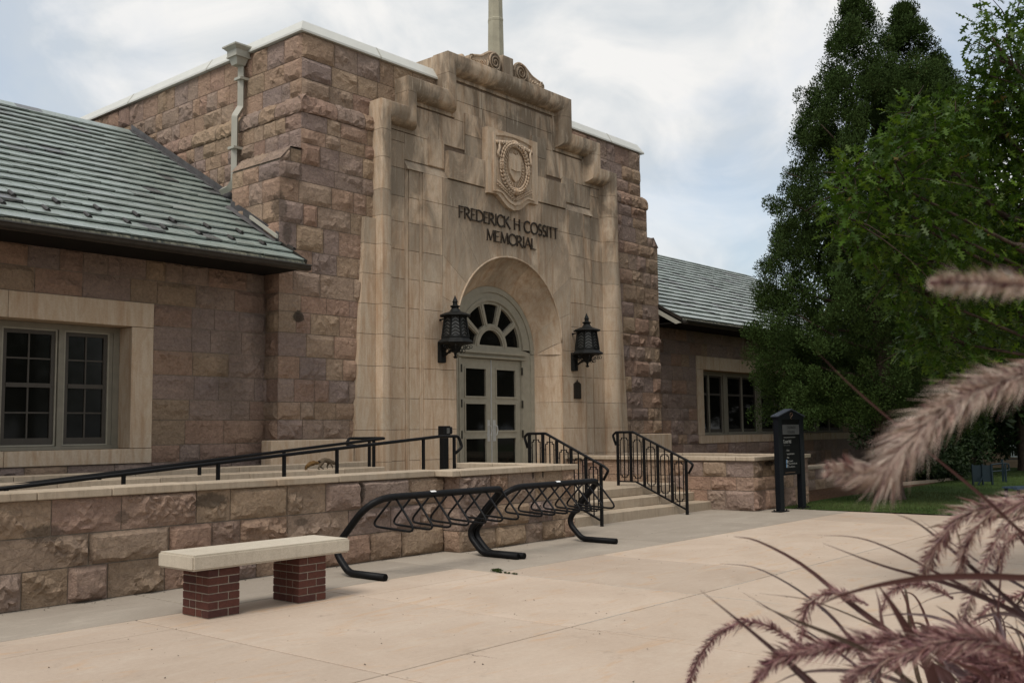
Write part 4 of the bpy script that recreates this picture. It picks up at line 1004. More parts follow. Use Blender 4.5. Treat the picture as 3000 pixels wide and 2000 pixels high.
# downspout with leader head
ds = MB(); w_ = .052
def sq(pts, w=.055):
    P = [Vector(p) for p in pts]
    for a, b in zip(P[:-1], P[1:]): ds.bar(a, b, w*2, w*1.7)
X0, X1_ = LX-.04, LX-.15; yy = 15.22
ds.tube(bend([(X0+.0, yy, 8.25), (X0, yy, 7.42), (X0-.12, yy+.0, 7.22), (X0-.12, yy, 6.05), (X0-.14, yy+.10, 5.93), (X0-.16, yy+.32, 5.90)], .09, 4), .072, 4, True)
dso = ds.build('downspout', M['spout'], hall)
hd = MB(); cx_, cy_ = X0-.06, yy
def tap(z0, z1, a0, a1): hd.add([(cx_-a0, cy_-a0, z0), (cx_+a0, cy_-a0, z0), (cx_+a0, cy_+a0, z0), (cx_-a0, cy_+a0, z0), (cx_-a1, cy_-a1, z1), (cx_+a1, cy_-a1, z1), (cx_+a1, cy_+a1, z1), (cx_-a1, cy_+a1, z1)], [(0,3,2,1),(4,5,6,7),(0,1,5,4),(1,2,6,5),(2,3,7,6),(3,0,4,7)])
tap(8.18, 8.31, .085, .125); tap(8.31, 8.33, .155, .155); tap(8.33, 8.44, .145, .145); tap(8.44, 8.49, .15, .20); tap(8.49, 8.52, .21, .21)
hd.build('leader_head', M['spout'], hall)
for z, xo in ((7.92, 0), (6.62, -.12)): s_ = MB(); s_.box(X0+xo-.085, X0+xo+.10, yy-.10, yy+.09, z, z+.045); s_.build('pipe_strap', M['spout'], dso)

# ================================================================== TERRACE: walls, steps, ramp
ret = thing('retaining_wall', 'long low rock-faced sandstone wall with pale coping behind the bench and bike racks', 'wall', (6.5, 9.3, 0))
def core(par, boxes, nm='wall_core'):
    m = MB()
    for b in boxes: m.box(*b)
    return m.build(nm, M['mortar'], par)
rc = core(ret, [(-3, 9.50, 9.33, 9.68, -.02, .975), (9.50, 11.92, 9.03, 9.38, -.02, .975), (11.62, 11.92, 9.38, 11.1, -.02, .975), (9.50, 9.66, 9.38, 9.6, -.02, .975)])
wall(rc, (0, 9.33, 0), X1, Y2, -3, 9.49, [0, .335, .635, .972], 71, amp=.062, cell=.042, wr=(.34, .95))
wall(rc, (0, 9.03, 0), X1, Y2, 9.49, 11.93, [0, .27, .56, .972], 72, amp=.06, cell=.042, wr=(.30, .75))
wall(rc, (9.50, 0, 0), Y1, X2, 9.03, 9.33, [0, .27, .56, .972], 73, amp=.03, cell=.05, wr=(.2, .4))
wall(rc, (11.92, 0, 0), Y1, X1, 9.03, 11.1, [0, .27, .56, .972], 74, amp=.04, cell=.1)
flush_stones(300)
cop = random.Random(2)
def copings(par, x0, x1, y0, y1, z0, z1, axis='x', wmin=.7, wmax=1.25):
    a, b = (x0, x1) if axis == 'x' else (y0, y1)
    while a < b-.05:
        e = min(a+cop.uniform(wmin, wmax), b); e = b if b-e < .4 else e
        m = MB(); dz = cop.uniform(-.004, .004)
        if axis == 'x': m.cbox(a+.003, e-.003, y0, y1, z0, z1+dz, .008)
        else: m.cbox(x0, x1, a+.003, e-.003, z0, z1+dz, .008)
        m.build('coping_stone', M['coping'], par, rnd=cop.random()); a = e
copings(ret, -3, 9.30, 9.27, 9.72, .972, 1.05); copings(ret, 9.46, 11.58, 8.97, 9.42, .972, 1.05)
m = MB(); m.cbox(9.305, 9.455, 8.975, 9.72, .972, 1.051, .008); m.build('coping_stone', M['coping'], ret, rnd=.9)
m = MB(); m.cbox(11.585, 11.97, 8.97, 9.42, .972, 1.049, .008); m.build('coping_stone', M['coping'], ret, rnd=.5)
copings(ret, 11.585, 11.965, 9.425, 11.12, .972, 1.050, 'y')
# dark moss and soot patches sit in the stone material; long-standing drip streaks at two stones
for x, w_ in ((8.07, .035), (10.62, .02), (10.98, .02)):
    pass

plant = thing('planter_wall', 'square sandstone planter with pale coping at the right end of the entrance steps', 'planter', (18.5, 9.5, 0))
pc_ = core(plant, [(17.33, 19.70, 8.91, 9.2, -.02, .93), (17.33, 17.62, 9.2, 13.3, -.02, .93), (19.4, 19.70, 9.2, 13.3, -.02, .93)])
wall(pc_, (0, 8.91, 0), X1, Y2, 17.32, 19.71, [0, .37, .63, .93], 81, amp=.05, cell=.055, wr=(.35, .6))
wall(pc_, (17.33, 0, 0), Y1, X2, 8.90, 13.3, [0, .37, .63, .93], 82, amp=.045, cell=.055, wr=(.35, .6))
flush_stones(300)
copings(plant, 17.27, 19.76, 8.85, 9.24, .93, 1.005); copings(plant, 17.27, 17.66, 9.245, 13.3, .93, 1.005, 'y', .9, 1.4); copings(plant, 19.37, 19.76, 9.245, 13.3, .93, 1.005, 'y', .9, 1.4)
so2 = MB(); so2.box(17.6, 19.42, 9.15, 13.3, .5, .88); so2.build('soil', M['soil'], plant)

lw = thing('low_garden_wall', 'low dark red sandstone wall with flat grey cap in the mulch right of the planter', 'wall', (23, 10.7, 0))
lc = core(lw, [(20.2, 27.0, 10.62, 10.9, -.02, .52)]); wall(lc, (0, 10.62, 0), X1, Y2, 20.2, 27, [0, .27, .52], 85, amp=.04, cell=.1, wr=(.35, .7)); flush_stones(300)
copings(lw, 20.15, 27.05, 10.56, 10.96, .52, .595, 'x', 1.2, 1.6)

steps = thing('entrance_steps', 'three broad buff stone steps rising between two black railings to the portal', 'steps', (14.6, 10, 0))
def step(z0, z1, y0, y1, cuts, x0=11.97, x1=17.33):
    xs_ = [x0]+cuts+[x1]
    for a, b in zip(xs_[:-1], xs_[1:]): m = MB(); m.cbox(a+.002, b-.002, y0+cop.uniform(-.008, .008), y1, z0, z1+cop.uniform(-.003, .003), .010); m.build('step', M['coping'], steps, rnd=cop.random()*.5)
step(-.02, .162, 9.80, 10.25, [13.0, 15.42]); step(.162, .324, 10.18, 10.65, [13.9, 16.1]); step(.324, .485, 10.56, 11.0, [13.2, 15.0])
land = thing('landing', None, None, (14, 12, 0), kind='structure')
for a, b in ((11.0, 12.9), (12.9, 14.8), (14.8, 16.6), (16.6, 17.33)):
    m = MB(); m.cbox(a+.003, b-.003, 11.0 if a > 11.9 else 11.1, 13.5, .2, .4855, .004); m.build('concrete_slab', M['coping'], land, rnd=cop.random()*.3)
ramp = MB(); ramp.prismY([(-2, -.02), (-2, .0), (.8, .02), (10.95, .484), (10.95, -.02)], 9.70, 12.35)
tag(ramp.build('entrance_ramp', M['grey'], rnd=.5), kind='structure')
fill = MB(); fill.box(9.70, 11.60, 9.40, 9.70, .0, .42); tag(fill.build('ramp_edge', M['grey'], rnd=.5), kind='structure')
led = thing('ledge_wall', 'low pale stone ledge wall along the back of the ramp where the squirrel walks', 'wall', (8, 12.6, 0))
copings(led, -1, 11.30, 12.42, 12.95, .84, .985, 'x', 1.3, 2.2)
m = MB(); m.box(-1, 11.28, 12.46, 12.92, -.02, .84); m.build('wall_core', M['coping'], led, rnd=.2)
copings(led, 4.0, 11.6, 13.05, 13.36, .90, 1.055, 'x', 1.6, 2.4)

# ------------------------------------------------------------------ ramp handrails
def hand(name, label, path, posts, r=.024, loop=None):
    t = thing(name, label, 'handrail', (path[0][0], path[0][1], 0), 'black steel handrails')
    m = MB(); m.tube(path, r, 8); m.build('top_rail', M['black'], t, smooth=True)
    for (x, y, z0, z1) in posts: m = MB(); m.box(x-.019, x+.019, y-.019, y+.019, z0, z1); m.build('post', M['black'], t)
    return t
zf = lambda x: 1.0+(x-4.64)*.0712
FY = 11.1
pf = bend([(-1, FY, zf(-1)), (11.25, FY, 1.475), (11.66, FY, 1.472), (11.70, FY-.04, 1.30), (11.58, FY-.0, 1.20)], [.3, .07, .06], 5)
hand('ramp_handrail', 'near black handrail climbing the ramp just behind the low wall, curled at its top end', pf, [(x, FY, .1+max(0, x-1)*.04, zf(x)) for x in (2.2, 3.4, 4.7, 6.02, 7.28, 8.29, 9.19, 10.88)]+[(11.56, FY, .485, 1.46)])
BY = 12.5
zb = lambda x: .95+(x-5.23)*.0800
pb_ = bend([(-1, BY, zb(-1)), (11.35, BY, 1.448), (11.45, BY+.20, 1.452), (10.80, BY+.24, 1.455), (10.70, BY+.2, 1.36), (10.78, BY+.02, 1.33)], [.05, .08, .08, .05], 4)
hand('ledge_handrail', 'far black handrail fixed on the ledge against the building with a short return loop', pb_, [(x, BY, .98, zb(x)) for x in (6.45, 7.9, 9.33)]+[(11.12, BY, .98, 1.43), (11.20, BY+.2, .98, 1.44)])

# ------------------------------------------------------------------ step railings
def stair_rail(X, label):
    t = thing('stair_railing', label, 'railing', (X, 9.56, 0), 'black steel handrails')
    Ys = [11.06, 10.765, 10.468, 10.17, 9.87, 9.57]
    ztop = lambda y: 1.49 if y > 10.70 else 1.49-(10.70-y)*(1.49-.955)/(10.70-9.52)
    zbot = lambda y: .565 if y > 10.66 else .565-(10.66-y)*(.565-.085)/(10.66-9.57)
    m = MB(); m.tube(bend([(X, 11.10, 1.25), (X, 11.17, 1.44), (X, 11.09, 1.495), (X, 10.70, 1.495), (X, 9.50, .955), (X, 9.42, .90), (X, 9.52, .74)], [.05, .04, .1, .05, .04], 4), [.017]*1*0 or .0235, 8); m.build('top_rail', M['black'], t, smooth=True)
    m = MB(); m.bar((X, 11.06, .565), (X, 10.66, .565), .034, .026); m.bar((X, 10.66, .565), (X, 9.57, .085), .034, .026); m.build('bottom_rail', M['black'], t)
    for i, y in enumerate(Ys):
        zb_ = .485 if i == 0 else (0 if i == 5 else zbot(y)); h = .021; m = MB(); m.box(X-h, X+h, y-h, y+h, zb_, ztop(y)-.01); m.build('post', M['black'], t)
    for a, b in zip(Ys[:-1], Ys[1:]):      # ornamental panel between posts: centre bar and stepped loop
        c = (a+b)/2; zt = ztop(c)-.10; zb_ = zbot(c)+.085; hw = .088; m = MB(); q = .0145
        m.bar((X, c, zbot(c)), (X, c, ztop(c)), .017)
        zt2 = min(ztop(b)-.015 if ztop(b) < ztop(a) else zt, zt+.02)
        for s in (-1, 1):
            L_ = [(c+s*0, zt), (c+s*.055, zt), (c+s*.055, zt-.035), (c+s*hw, zt-.035), (c+s*hw, zb_+.035), (c+s*.055, zb_+.035), (c+s*.055, zb_), (c, zb_)]
            for (p, u), (r_, v) in zip(L_[:-1], L_[1:]):
                e_ = Vector((0, r_-p, v-u)).normalized()*.006
                m.bar(Vector((X, p, u))-e_, Vector((X, r_, v))+e_, q+.001*(u == v), q)
            for f_ in (.18, .5, .82):
                zz = zb_+(zt-zb_)*f_; m.bar((X, c+s*hw, zz), (X, c+s*.142, zz), .012, .010)
        m.build('panel', M['black'], t)
stair_rail(16.03, 'right-hand black stair railing with stepped loop panels, nearer the directory sign')
stair_rail(13.38, 'left-hand black stair railing with stepped loop panels, partly behind the second bike rack')

# ------------------------------------------------------------------ door opener post
t = thing('door_opener_post', 'square black door opener post with push plate box on top, left of the double doors', 'post', (12.5, 12.2, .485))
m = MB(); m.cbox(12.35, 12.47, 12.10, 12.21, .485, 1.48, .006); m.build('post', M['black'], t)
m = MB(); m.cbox(12.335, 12.495, 12.08, 12.23, 1.482, 1.645, .008); m.cbox(12.48, 12.55, 12.07, 12.20, 1.50, 1.63, .02); m.build('box', M['black'], t)
m = MB(); m.cbox(12.40, 12.475, 12.078, 12.089, 1.51, 1.61, .004); m.build('push_plate', M['lampglass'], t)

# ------------------------------------------------------------------ bike racks
def bike_rack(x0, x1, yb, zb, foot, label):
    t = thing('bike_rack', label, 'bike rack', (x0, 8.3, 0), 'black tube bike racks'); R_ = .039
    dy = foot
    leg0 = [(x0, 7.97+dy, R_), (x0, 8.55+dy, R_), (x0, 8.80+dy, .27), (x0, yb, zb)]
    path = [Vector(p) for p in leg0]+[Vector((x1, yb, zb)), Vector((x1, 8.80+dy, .27)), Vector((x1, 8.55+dy, R_)), Vector((x1, 7.97+dy, R_))]
    pts = bend(path, [.22, .14, .33, .13, .14, .22], 8)
    m = MB(); m.tube(pts, R_, 14); m.build('frame', M['black'], t, smooth=True)
    m = MB()
    for (x) in (x0, x1): m.tube([(x, 7.968+dy, R_), (x, 7.9679+dy, R_)], .033, 12); 
    m.build('tube_end', M['signblack'], t)
    n = 7
    for i in range(n):
        x = x0+.33+(x1-x0-.40)*i/(n-1); yl, yr, zl = yb+.30, yb-.33, .50
        P = [(x-.015, yb+.01, zb-.02), (x-.03, yl+.03, zl+.02), (x, yr-.03, zl-.02), (x+.03, yb-.01, zb-.02)]
        pts = bend(P, [.055, .055], 5); m = MB(); m.tube(pts, .0130, 8); m.build('wheel_loop', M['black'], t, smooth=True)
    xs_ = x0+(.88 if x0 < 9 else .98); m = MB(); m.add([(xs_+dx_, yb+(R_+.0012)*math.sin(a_), zb+(R_+.0012)*math.cos(a_)) for dx_ in (0, .085) for a_ in (-.9, -.5, -.1, .3)], [(0, 1, 5, 4), (1, 2, 6, 5), (2, 3, 7, 6)]); m.build('sticker', M['sticker'], t)
bike_rack(7.25, 9.40, 8.20, .845, 0.0, 'nearer black wave-tube bike rack with hanging triangular loops, beside the bench')
bike_rack(9.48, 11.43, 8.22, .848, -.03, 'farther black wave-tube bike rack with hanging triangular loops, beside the stair railing')

# ------------------------------------------------------------------ bench
bt = thing('stone_bench', 'pale concrete slab bench on two red brick piers in front of the low wall', 'bench', (5.5, 7.78, 0))
b = bmesh.new(); bmesh.ops.create_cube(b, size=1); x0, x1, y0, y1, z0, z1 = 4.70, 6.385, 7.51, 8.06, .418, .55
bmesh.ops.scale(b, vec=(x1-x0, y1-y0, z1-z0), verts=b.verts); bmesh.ops.translate(b, vec=((x0+x1)/2, (y0+y1)/2, (z0+z1)/2), verts=b.verts)
bmesh.ops.bevel(b, geom=b.edges[:], offset=.016, segments=4, affect='EDGES'); m = MB(); m.bm(b); o = m.build('seat', M['bench'], bt, rnd=.5); smooth_angle(o, 42)
bmesh_brick = {}
def brick_mesh(w, d, h):
    k = (round(w, 3), round(d, 3), round(h, 3))
    if k not in bmesh_brick:
        mm = MB(); mm.cbox(-w/2, w/2, -d/2, d/2, -h/2, h/2, .003); me = bpy.data.meshes.new('brick'); me.from_pydata(mm.v, [], mm.f); fix(me); me.materials.append(M['brick']); bmesh_brick[k] = me
    return bmesh_brick[k]
br = random.Random(3)
def pier(X0, Y0):
    W, D = .308, .39; m = MB(); m.box(X0+.006, X0+W-.006, Y0+.006, Y0+D-.006, 0, .4175); o = m.build('pier', M['bmortar'], bt); g = .0055
    def put(xa, xb, ya, yb_, z):
        me = brick_mesh(xb-xa-2*g, yb_-ya-2*g, .0585); link('brick', me, o, Vector(((xa+xb)/2+X0, (ya+yb_)/2+Y0, z))-ORG[bt.name]+Vector((br.uniform(-.0012, .0012), br.uniform(-.0012, .0012), 0)))
    e = g+.0006
    for c in range(6):
        z = .008+.0295+c*.068
        if c % 2 == 0:
            put(-e, .20, -e, .1, z); put(.20, W+e, -e, .195, z); put(W-.2, W+e, D-.1, D+e, z); put(-e, W-.2, .195, D+e, z); put(.205, W+e, .195, .29, z); put(-e, .1, .1, .195, z)
        else:
            put(-e, .10, -e, .195, z); put(.10, W+e, -e, .1, z); put(W-.10, W+e, .1, .29, z); put(W-.10, W+e, .29, D+e, z); put(-e, .10, .195, .29, z); put(-e, W-.10, .29, D+e, z)
pier(4.887, 7.571); pier(5.83, 7.57)

# ------------------------------------------------------------------ wall lanterns
def lantern(X, label):
    t = thing('wall_lantern', label, 'lantern', (X, 13.0, 3.2), 'pair of bronze lanterns on the portal'); Y = 12.985
    m = MB(); m.lathe([(.300, 0), (.31, .015), (.295, .03), (.20, .065), (.12, .09), (.085, .13), (.07, .17), (.10, .185), (.10, .20), (.05, .215), (.045, .25), (.055, .28), (.02, .36), (.004, .40)], (X, Y, 3.69), 8, PI/8); m.build('cap', M['iron'], t)
    m = MB(); m.lathe([(.26, 0), (.345, .012), (.355, .03), (.34, .05), (.30, .075), (.27, .11), (.255, .14)], (X, Y, 3.17), 8, PI/8); m.build('skirt', M['iron'], t)
    # corner ribs and panes between them
    m = MB(); R0, R1, Z0, Z1 = .262, .205, 3.29, 3.70
    for k in range(8):
        a = 2*PI*k/8+PI/8; m.bar((X+R0*math.cos(a), Y+R0*math.sin(a), Z0), (X+R1*math.cos(a), Y+R1*math.sin(a), Z1), .032, .032)
    m.lathe([(R0+.02, 0), (R0+.018, .025)], (X, Y, Z0-.005), 8, PI/8); m.lathe([(R1+.02, 0), (R1+.02, .03)], (X, Y, Z1-.03), 8, PI/8); m.build('ribs', M['iron'], t)
    for k in range(8):
        a0, a1 = 2*PI*k/8+PI/8, 2*PI*(k+1)/8+PI/8; q = MB(); rr_ = .965
        P = [(X+R0*rr_*math.cos(a0), Y+R0*rr_*math.sin(a0), Z0), (X+R0*rr_*math.cos(a1), Y+R0*rr_*math.sin(a1), Z0), (X+R1*rr_*math.cos(a1), Y+R1*rr_*math.sin(a1), Z1), (X+R1*rr_*math.cos(a0), Y+R1*rr_*math.sin(a0), Z1)]
        q.add(P, [(0, 1, 2, 3)]); o = q.build('pane', M['lampglass'], t)
        c = MB(); am = (a0+a1)/2
        for j in range(6):
            f = (j+.35)/6; z = Z0+.02+(Z1-Z0-.03)*f; rr2 = (R0+(R1-R0)*f)*math.cos(PI/8)*1.0+.006; hw = (R0+(R1-R0)*f)*math.sin(PI/8)*.80
            ct = Vector((X+rr2*math.cos(am), Y+rr2*math.sin(am), z)); tt = Vector((-math.sin(am), math.cos(am), 0))
            c.bar(ct+Vector((0, 0, .03)), ct+tt*hw-Vector((0, 0, .018)), .010, .017); c.bar(ct+Vector((0, 0, .03)), ct-tt*hw-Vector((0, 0, .018)), .010, .017)
        c.build('chevron_grille', M['iron'], o)
    m = MB(); m.lathe([(.02, -.27), (.045, -.245), (.02, -.225), (.03, -.17), (.085, -.15), (.10, -.10), (.12, -.05), (.20, 0.0)], (X, Y, 3.175), 10)
    for k in range(8):
        a = 2*PI*k/8; d = Vector((math.cos(a), math.sin(a), 0)); c = Vector((X, Y, 3.12))
        for (r_, dz, s_) in ((.29, .0, .028), (.24, -.015, .03), (.15, -.075, .035)):
            ctr = c+d*r_+Vector((0, 0, dz)); m.tube([ctr+(d*math.cos(u)+Vector((0, 0, 1))*math.sin(u))*s_ for u in [2*PI*i/8 for i in range(8)]], .007, 4, closed=True)
    m.build('scrollwork', M['iron'], t, smooth=False)
    m = MB(); m.cbox(X-.075, X+.075, 13.29, 13.39, 2.84, 3.24, .012); m.cbox(X-.035, X+.035, Y, 13.30, 3.10, 3.18, .008); m.bar((X, 13.30, 2.95), (X, Y+.08, 3.08), .03, .03)
    m.build('bracket', M['iron'], t); m = MB(); m.bar((X, 13.38, 3.66), (X, 13.28, 3.66), .014); m.bar((X-.02, 13.36, 3.665), (X-.02, Y+.1, 3.70), .012); m.lathe([(.02, -.02), (.028, 0), (.02, .02)], (X, 13.37, 3.66), 8); m.build('stay_rod', M['iron'], t)
lantern(13.575, 'bronze octagonal wall lantern left of the entrance arch, nearer the handrails'); lantern(17.73, 'bronze octagonal wall lantern right of the entrance arch, above the small plaque')
t = thing('wall_plaque', 'small dark bronze plaque with pointed top on the limestone below the right lantern', 'plaque', (17.86, 13.37, 2.2))
pq = MB(); pq.prismY([(17.74, 2.235), (17.985, 2.235), (17.985, 2.56), (17.93, 2.595), (17.875, 2.61), (17.8625, 2.65), (17.85, 2.61), (17.795, 2.595), (17.74, 2.56)], 13.355, 13.383); pq.build('plate', M['plaque'], t)
pq = MB()
for k in range(6): pq.box(17.775, 17.95-.02*(k % 3), 13.353, 13.356, 2.52-.045*k, 2.532-.045*k)
pq.build('raised_lines', M['hinge'], t)

# ------------------------------------------------------------------ directory sign
sg = thing('directory_sign', 'tall black campus directory sign on two posts reading COLORADO COLLEGE and Cossitt Hall', 'sign', (17.95, 8.47, 0))
SY = 8.47
for i, x in enumerate((17.50, 18.43)):
    m = MB(); m.cbox(x-.085, x+.085, SY-.05, SY+.05, .02, 1.72, .006); m.build('post', M['navy'], sg)
    m = MB(); m.cbox(x-.17, x+.17, SY-.10, SY+.10, 0, .018, .004)
    for dx_ in (-.13, .13):
        for dy_ in (-.06, .06): m.lathe([(.014, 0), (.014, .022), (.004, .03)], (x+dx_, SY+dy_, .018), 6)
    m.build('base_plate', M['black'], sg)
m = MB(); m.prismY([(17.41, 1.70), (18.52, 1.70), (18.52, 1.76), (17.96, 1.885), (17.41, 1.76)], SY-.058, SY+.058); m.build('gable', M['navy'], sg)
m = MB()
for s, xe in ((-1, 17.38), (1, 18.55)): m.prismY([(17.965, 1.90), (xe, 1.765), (xe, 1.745), (17.965, 1.88)][::s], SY-.075, SY+.075)
m.build('cap', M['navytop'], sg)
m = MB(); m.box(17.586, 18.344, SY-.035, SY+.035, .66, 1.70); o = m.build('panel', M['signblack'], sg)
m = MB(); m.box(17.62, 18.32, SY-.045, SY-.0352, 1.415, 1.60); m.build('name_plate', M['signgrey'], sg)
m = MB(); m.box(17.66, 18.15, SY-.040, SY-.0352, 1.352, 1.372); m.build('strip', M['signdim'], sg)
m = MB(); m.box(17.68, 18.10, SY-.040, SY-.0352, .70, .712); m.build('strip', M['signbrown'], sg)
m = MB(); m.tube([(17.96+.05*math.cos(a), SY-.062, 1.79+.035*math.sin(a)) for a in [2*PI*i/14 for i in range(14)]], .006, 4, closed=True); m.tube([(17.96, SY-.062, 1.755), (17.93, SY-.062, 1.72), (17.97, SY-.062, 1.70)], .006, 4); m.build('emblem', M['signbrown'], sg)
def text(s, x, z, size, mat, y, w=None, name='lettering'):
    c = bpy.data.curves.new('t', 'FONT'); c.body = s; c.size = size; c.resolution_u = 2; o = bpy.data.objects.new('t', c); COL.objects.link(o)
    bpy.context.view_layer.update(); me = bpy.data.meshes.new_from_object(o); bpy.data.objects.remove(o); bpy.data.curves.remove(c)
    co = np.array([v.co[:] for v in me.vertices]); k = (w/(co[:, 0].max()-co[:, 0].min())) if w else .85
    V = np.stack([x+(co[:, 0]-co[:, 0].min())*k, np.full(len(co), y), z+co[:, 1]], -1); F = [tuple(p.vertices) for p in me.polygons]; bpy.data.meshes.remove(me)
    mesh_obj(name, V, F, mat, sg)
text('COLORADO', 17.79, 1.522, .075, M['signblack'], SY-.047, .37); text('COLLEGE', 17.82, 1.438, .075, M['signblack'], SY-.047, .30)
text('Cossitt Hall', 17.64, 1.255, .095, M['signwhite'], SY-.0375, .33); text('906 N. Cascade', 17.65, 1.205, .04, M['signdim'], SY-.0375, .26)
for k, (s, w_) in enumerate((('Classics', .11), ('Comparative Literature', .32), ('Dance', .09), ('Youth Connect', .25))): text(s, 17.77, 1.105-.067*k, .052, M['signwhite'], SY-.0375, w_)
text("Women's & Men's Main Hall", 17.84, .855, .042, M['signwhite'], SY-.0375, .35); text('Ground Entrance', 17.84, .80, .042, M['signwhite'], SY-.0375, .26)
for zz in (.885, .805):
    m = MB(); m.box(17.735, 17.762, SY-.0378, SY-.0352, zz-.005, zz+.05); m.lathe([(.011, 0), (.011, .01)], (17.7485, SY-.04, zz+.052), 6); m.build('pictogram', M['signblue'], sg)
    m = MB(); m.box(17.785, 17.808, SY-.0378, SY-.0352, zz-.005, zz+.05); m.build('pictogram', M['signwhite'], sg)

# ------------------------------------------------------------------ squirrel
def skin(name, joints, edges, mat, parent, sub=2):
    me = bpy.data.meshes.new(name); P = np.array([j[:3] for j in joints], float)-np.array(ORG[parent.name]); me.from_pydata(P.tolist(), edges, [])
    o = link(name, me, parent); md = o.modifiers.new('s', 'SKIN'); md.use_smooth_shade = True
    for v, j in zip(me.skin_vertices[0].data, joints): v.radius = (j[3], j[3] if len(j) < 5 else j[4])
    me.skin_vertices[0].data[0].use_root = True; m2 = o.modifiers.new('ss', 'SUBSURF'); m2.levels = sub; m2.render_levels = sub
    bpy.context.view_layer.update(); dg = bpy.context.evaluated_depsgraph_get(); nm = bpy.data.meshes.new_from_object(o.evaluated_get(dg)); o.modifiers.clear(); o.data = nm; nm.materials.clear(); nm.materials.append(mat); bpy.data.meshes.remove(me); return o
sq_ = thing('fox_squirrel', 'grey-brown squirrel with rusty bushy tail walking right along the ledge behind the handrail', 'squirrel', (10.0, 12.5, .985))
sx, sy, sz_ = 10.0, 12.47, .988
J = [(sx+.02, sy, sz_+.125, .042), (sx+.10, sy, sz_+.145, .045), (sx+.18, sy, sz_+.125, .040), (sx+.25, sy, sz_+.095, .028), (sx+.30, sy, sz_+.085, .030), (sx+.345, sy, sz_+.07, .014),
     (sx-.03, sy, sz_+.095, .036), (sx-.03, sy-.03, sz_+.06, .022), (sx-.075, sy-.033, sz_+.03, .012), (sx-.07, sy-.035, sz_+.008, .008), (sx-.035, sy-.038, sz_+.006, .007),
     (sx+.0, sy+.03, sz_+.06, .020), (sx+.045, sy+.033, sz_+.03, .012), (sx+.07, sy+.035, sz_+.007, .007), (sx+.10, sy+.035, sz_+.005, .006),
     (sx+.19, sy-.028, sz_+.075, .016), (sx+.21, sy-.03, sz_+.035, .010), (sx+.22, sy-.03, sz_+.007, .007),
     (sx+.17, sy+.028, sz_+.07, .015), (sx+.15, sy+.03, sz_+.035, .010), (sx+.165, sy+.03, sz_+.007, .007)]
E_ = [(0, 1), (1, 2), (2, 3), (3, 4), (4, 5), (0, 6), (6, 7), (7, 8), (8, 9), (9, 10), (6, 11), (11, 12), (12, 13), (13, 14), (2, 15), (15, 16), (16, 17), (2, 18), (18, 19), (19, 20)]
body = skin('body', J, E_, M['furgrey'], sq_)
tl = MB(); tp = [(sx-.05, sy, sz_+.10), (sx-.12, sy, sz_+.105), (sx-.20, sy, sz_+.09), (sx-.26, sy, sz_+.055), (sx-.285, sy, sz_+.012)]; tp = bend(tp, .06, 3); n = len(tp)
tl.tube(tp, [.012+.026*math.sin(PI*min(1, (i+1)/n*1.05))**.6 if i < n-1 else .006 for i in range(n)], 8)
rq = random.Random(1)
for i in range(700):
    k = rq.randrange(1, n-1); p = tp[k]; a = rq.uniform(0, 2*PI); d = (tp[min(k+1, n-1)]-tp[k-1]).normalized(); rad = Vector((0, math.cos(a), math.sin(a))); e = p+d*.03+rad*rq.uniform(.028, .048); s_ = d.cross(rad)*.0025
    tl.add([p+rad*.015-s_, p+rad*.015+s_, e], [(0, 1, 2)])
tl.build('tail', M['fur'], sq_, smooth=False)
er = MB()
for s in (-1, 1): er.tube([(sx+.285, sy+s*.018, sz_+.105), (sx+.28, sy+s*.024, sz_+.132)], [.010, .003], 6)
er.build('ear', M['furgrey'], sq_)
er = MB(); er.lathe([(.001, -.005), (.005, 0), (.001, .005)], (sx+.315, sy-.024, sz_+.093), 6); er.build('eye', M['signblack'], sq_)

# ================================================================== VEGETATION
def sprig_cloud(centres, radii, per, size, seed, squash=.85, tilt=.5):
    """small leaf-sized quads spread over lobes; returns arrays of vertices, faces, tint"""
    r = np.random.default_rng(seed); C = np.repeat(np.asarray(centres), per, 0); R = np.repeat(np.asarray(radii), per); n = len(C)
    d = r.normal(size=(n, 3)); d /= np.linalg.norm(d, axis=1)[:, None]; rad = R*(r.random(n)**.38); pos = C+d*rad[:, None]*np.array([1, 1, squash])
    ax = d*.9+r.normal(size=(n, 3))*.55+np.array([0, 0, tilt]); ax /= np.linalg.norm(ax, axis=1)[:, None]
    sd_ = np.cross(ax, r.normal(size=(n, 3))); sd_ /= np.linalg.norm(sd_, axis=1)[:, None]+1e-9
    L_ = size*r.uniform(.6, 1.35, n)[:, None]; W_ = L_*r.uniform(.16, .3, n)[:, None]
    V = np.stack([pos, pos+ax*L_*.5+sd_*W_, pos+ax*L_, pos+ax*L_*.5-sd_*W_], 1).reshape(-1, 3)
    base_ = np.repeat(r.random(len(centres)), per); t = np.clip(base_*.55+r.random(n)*.45, 0, 1); return V, np.repeat(t, 4), n
def quads_obj(name, V, tint, n, mat, parent, kind=None, k=4):
    if parent is not None: V = V-np.array(ORG[parent.name])
    me = bpy.data.meshes.new(name); me.vertices.add(len(V)); me.vertices.foreach_set('co', V.astype(np.float32).ravel())
    me.loops.add(n*k); me.loops.foreach_set('vertex_index', np.arange(n*k, dtype=np.int32)); me.polygons.add(n)
    me.polygons.foreach_set('loop_start', np.arange(0, n*k, k, dtype=np.int32))
    a = me.attributes.new('rnd', 'FLOAT', 'POINT'); a.data.foreach_set('value', tint.astype(np.float32)); me.materials.append(mat); me.update(calc_edges=True); me.validate()
    o = link(name, me, parent)
    if kind: o['kind'] = kind
    return o
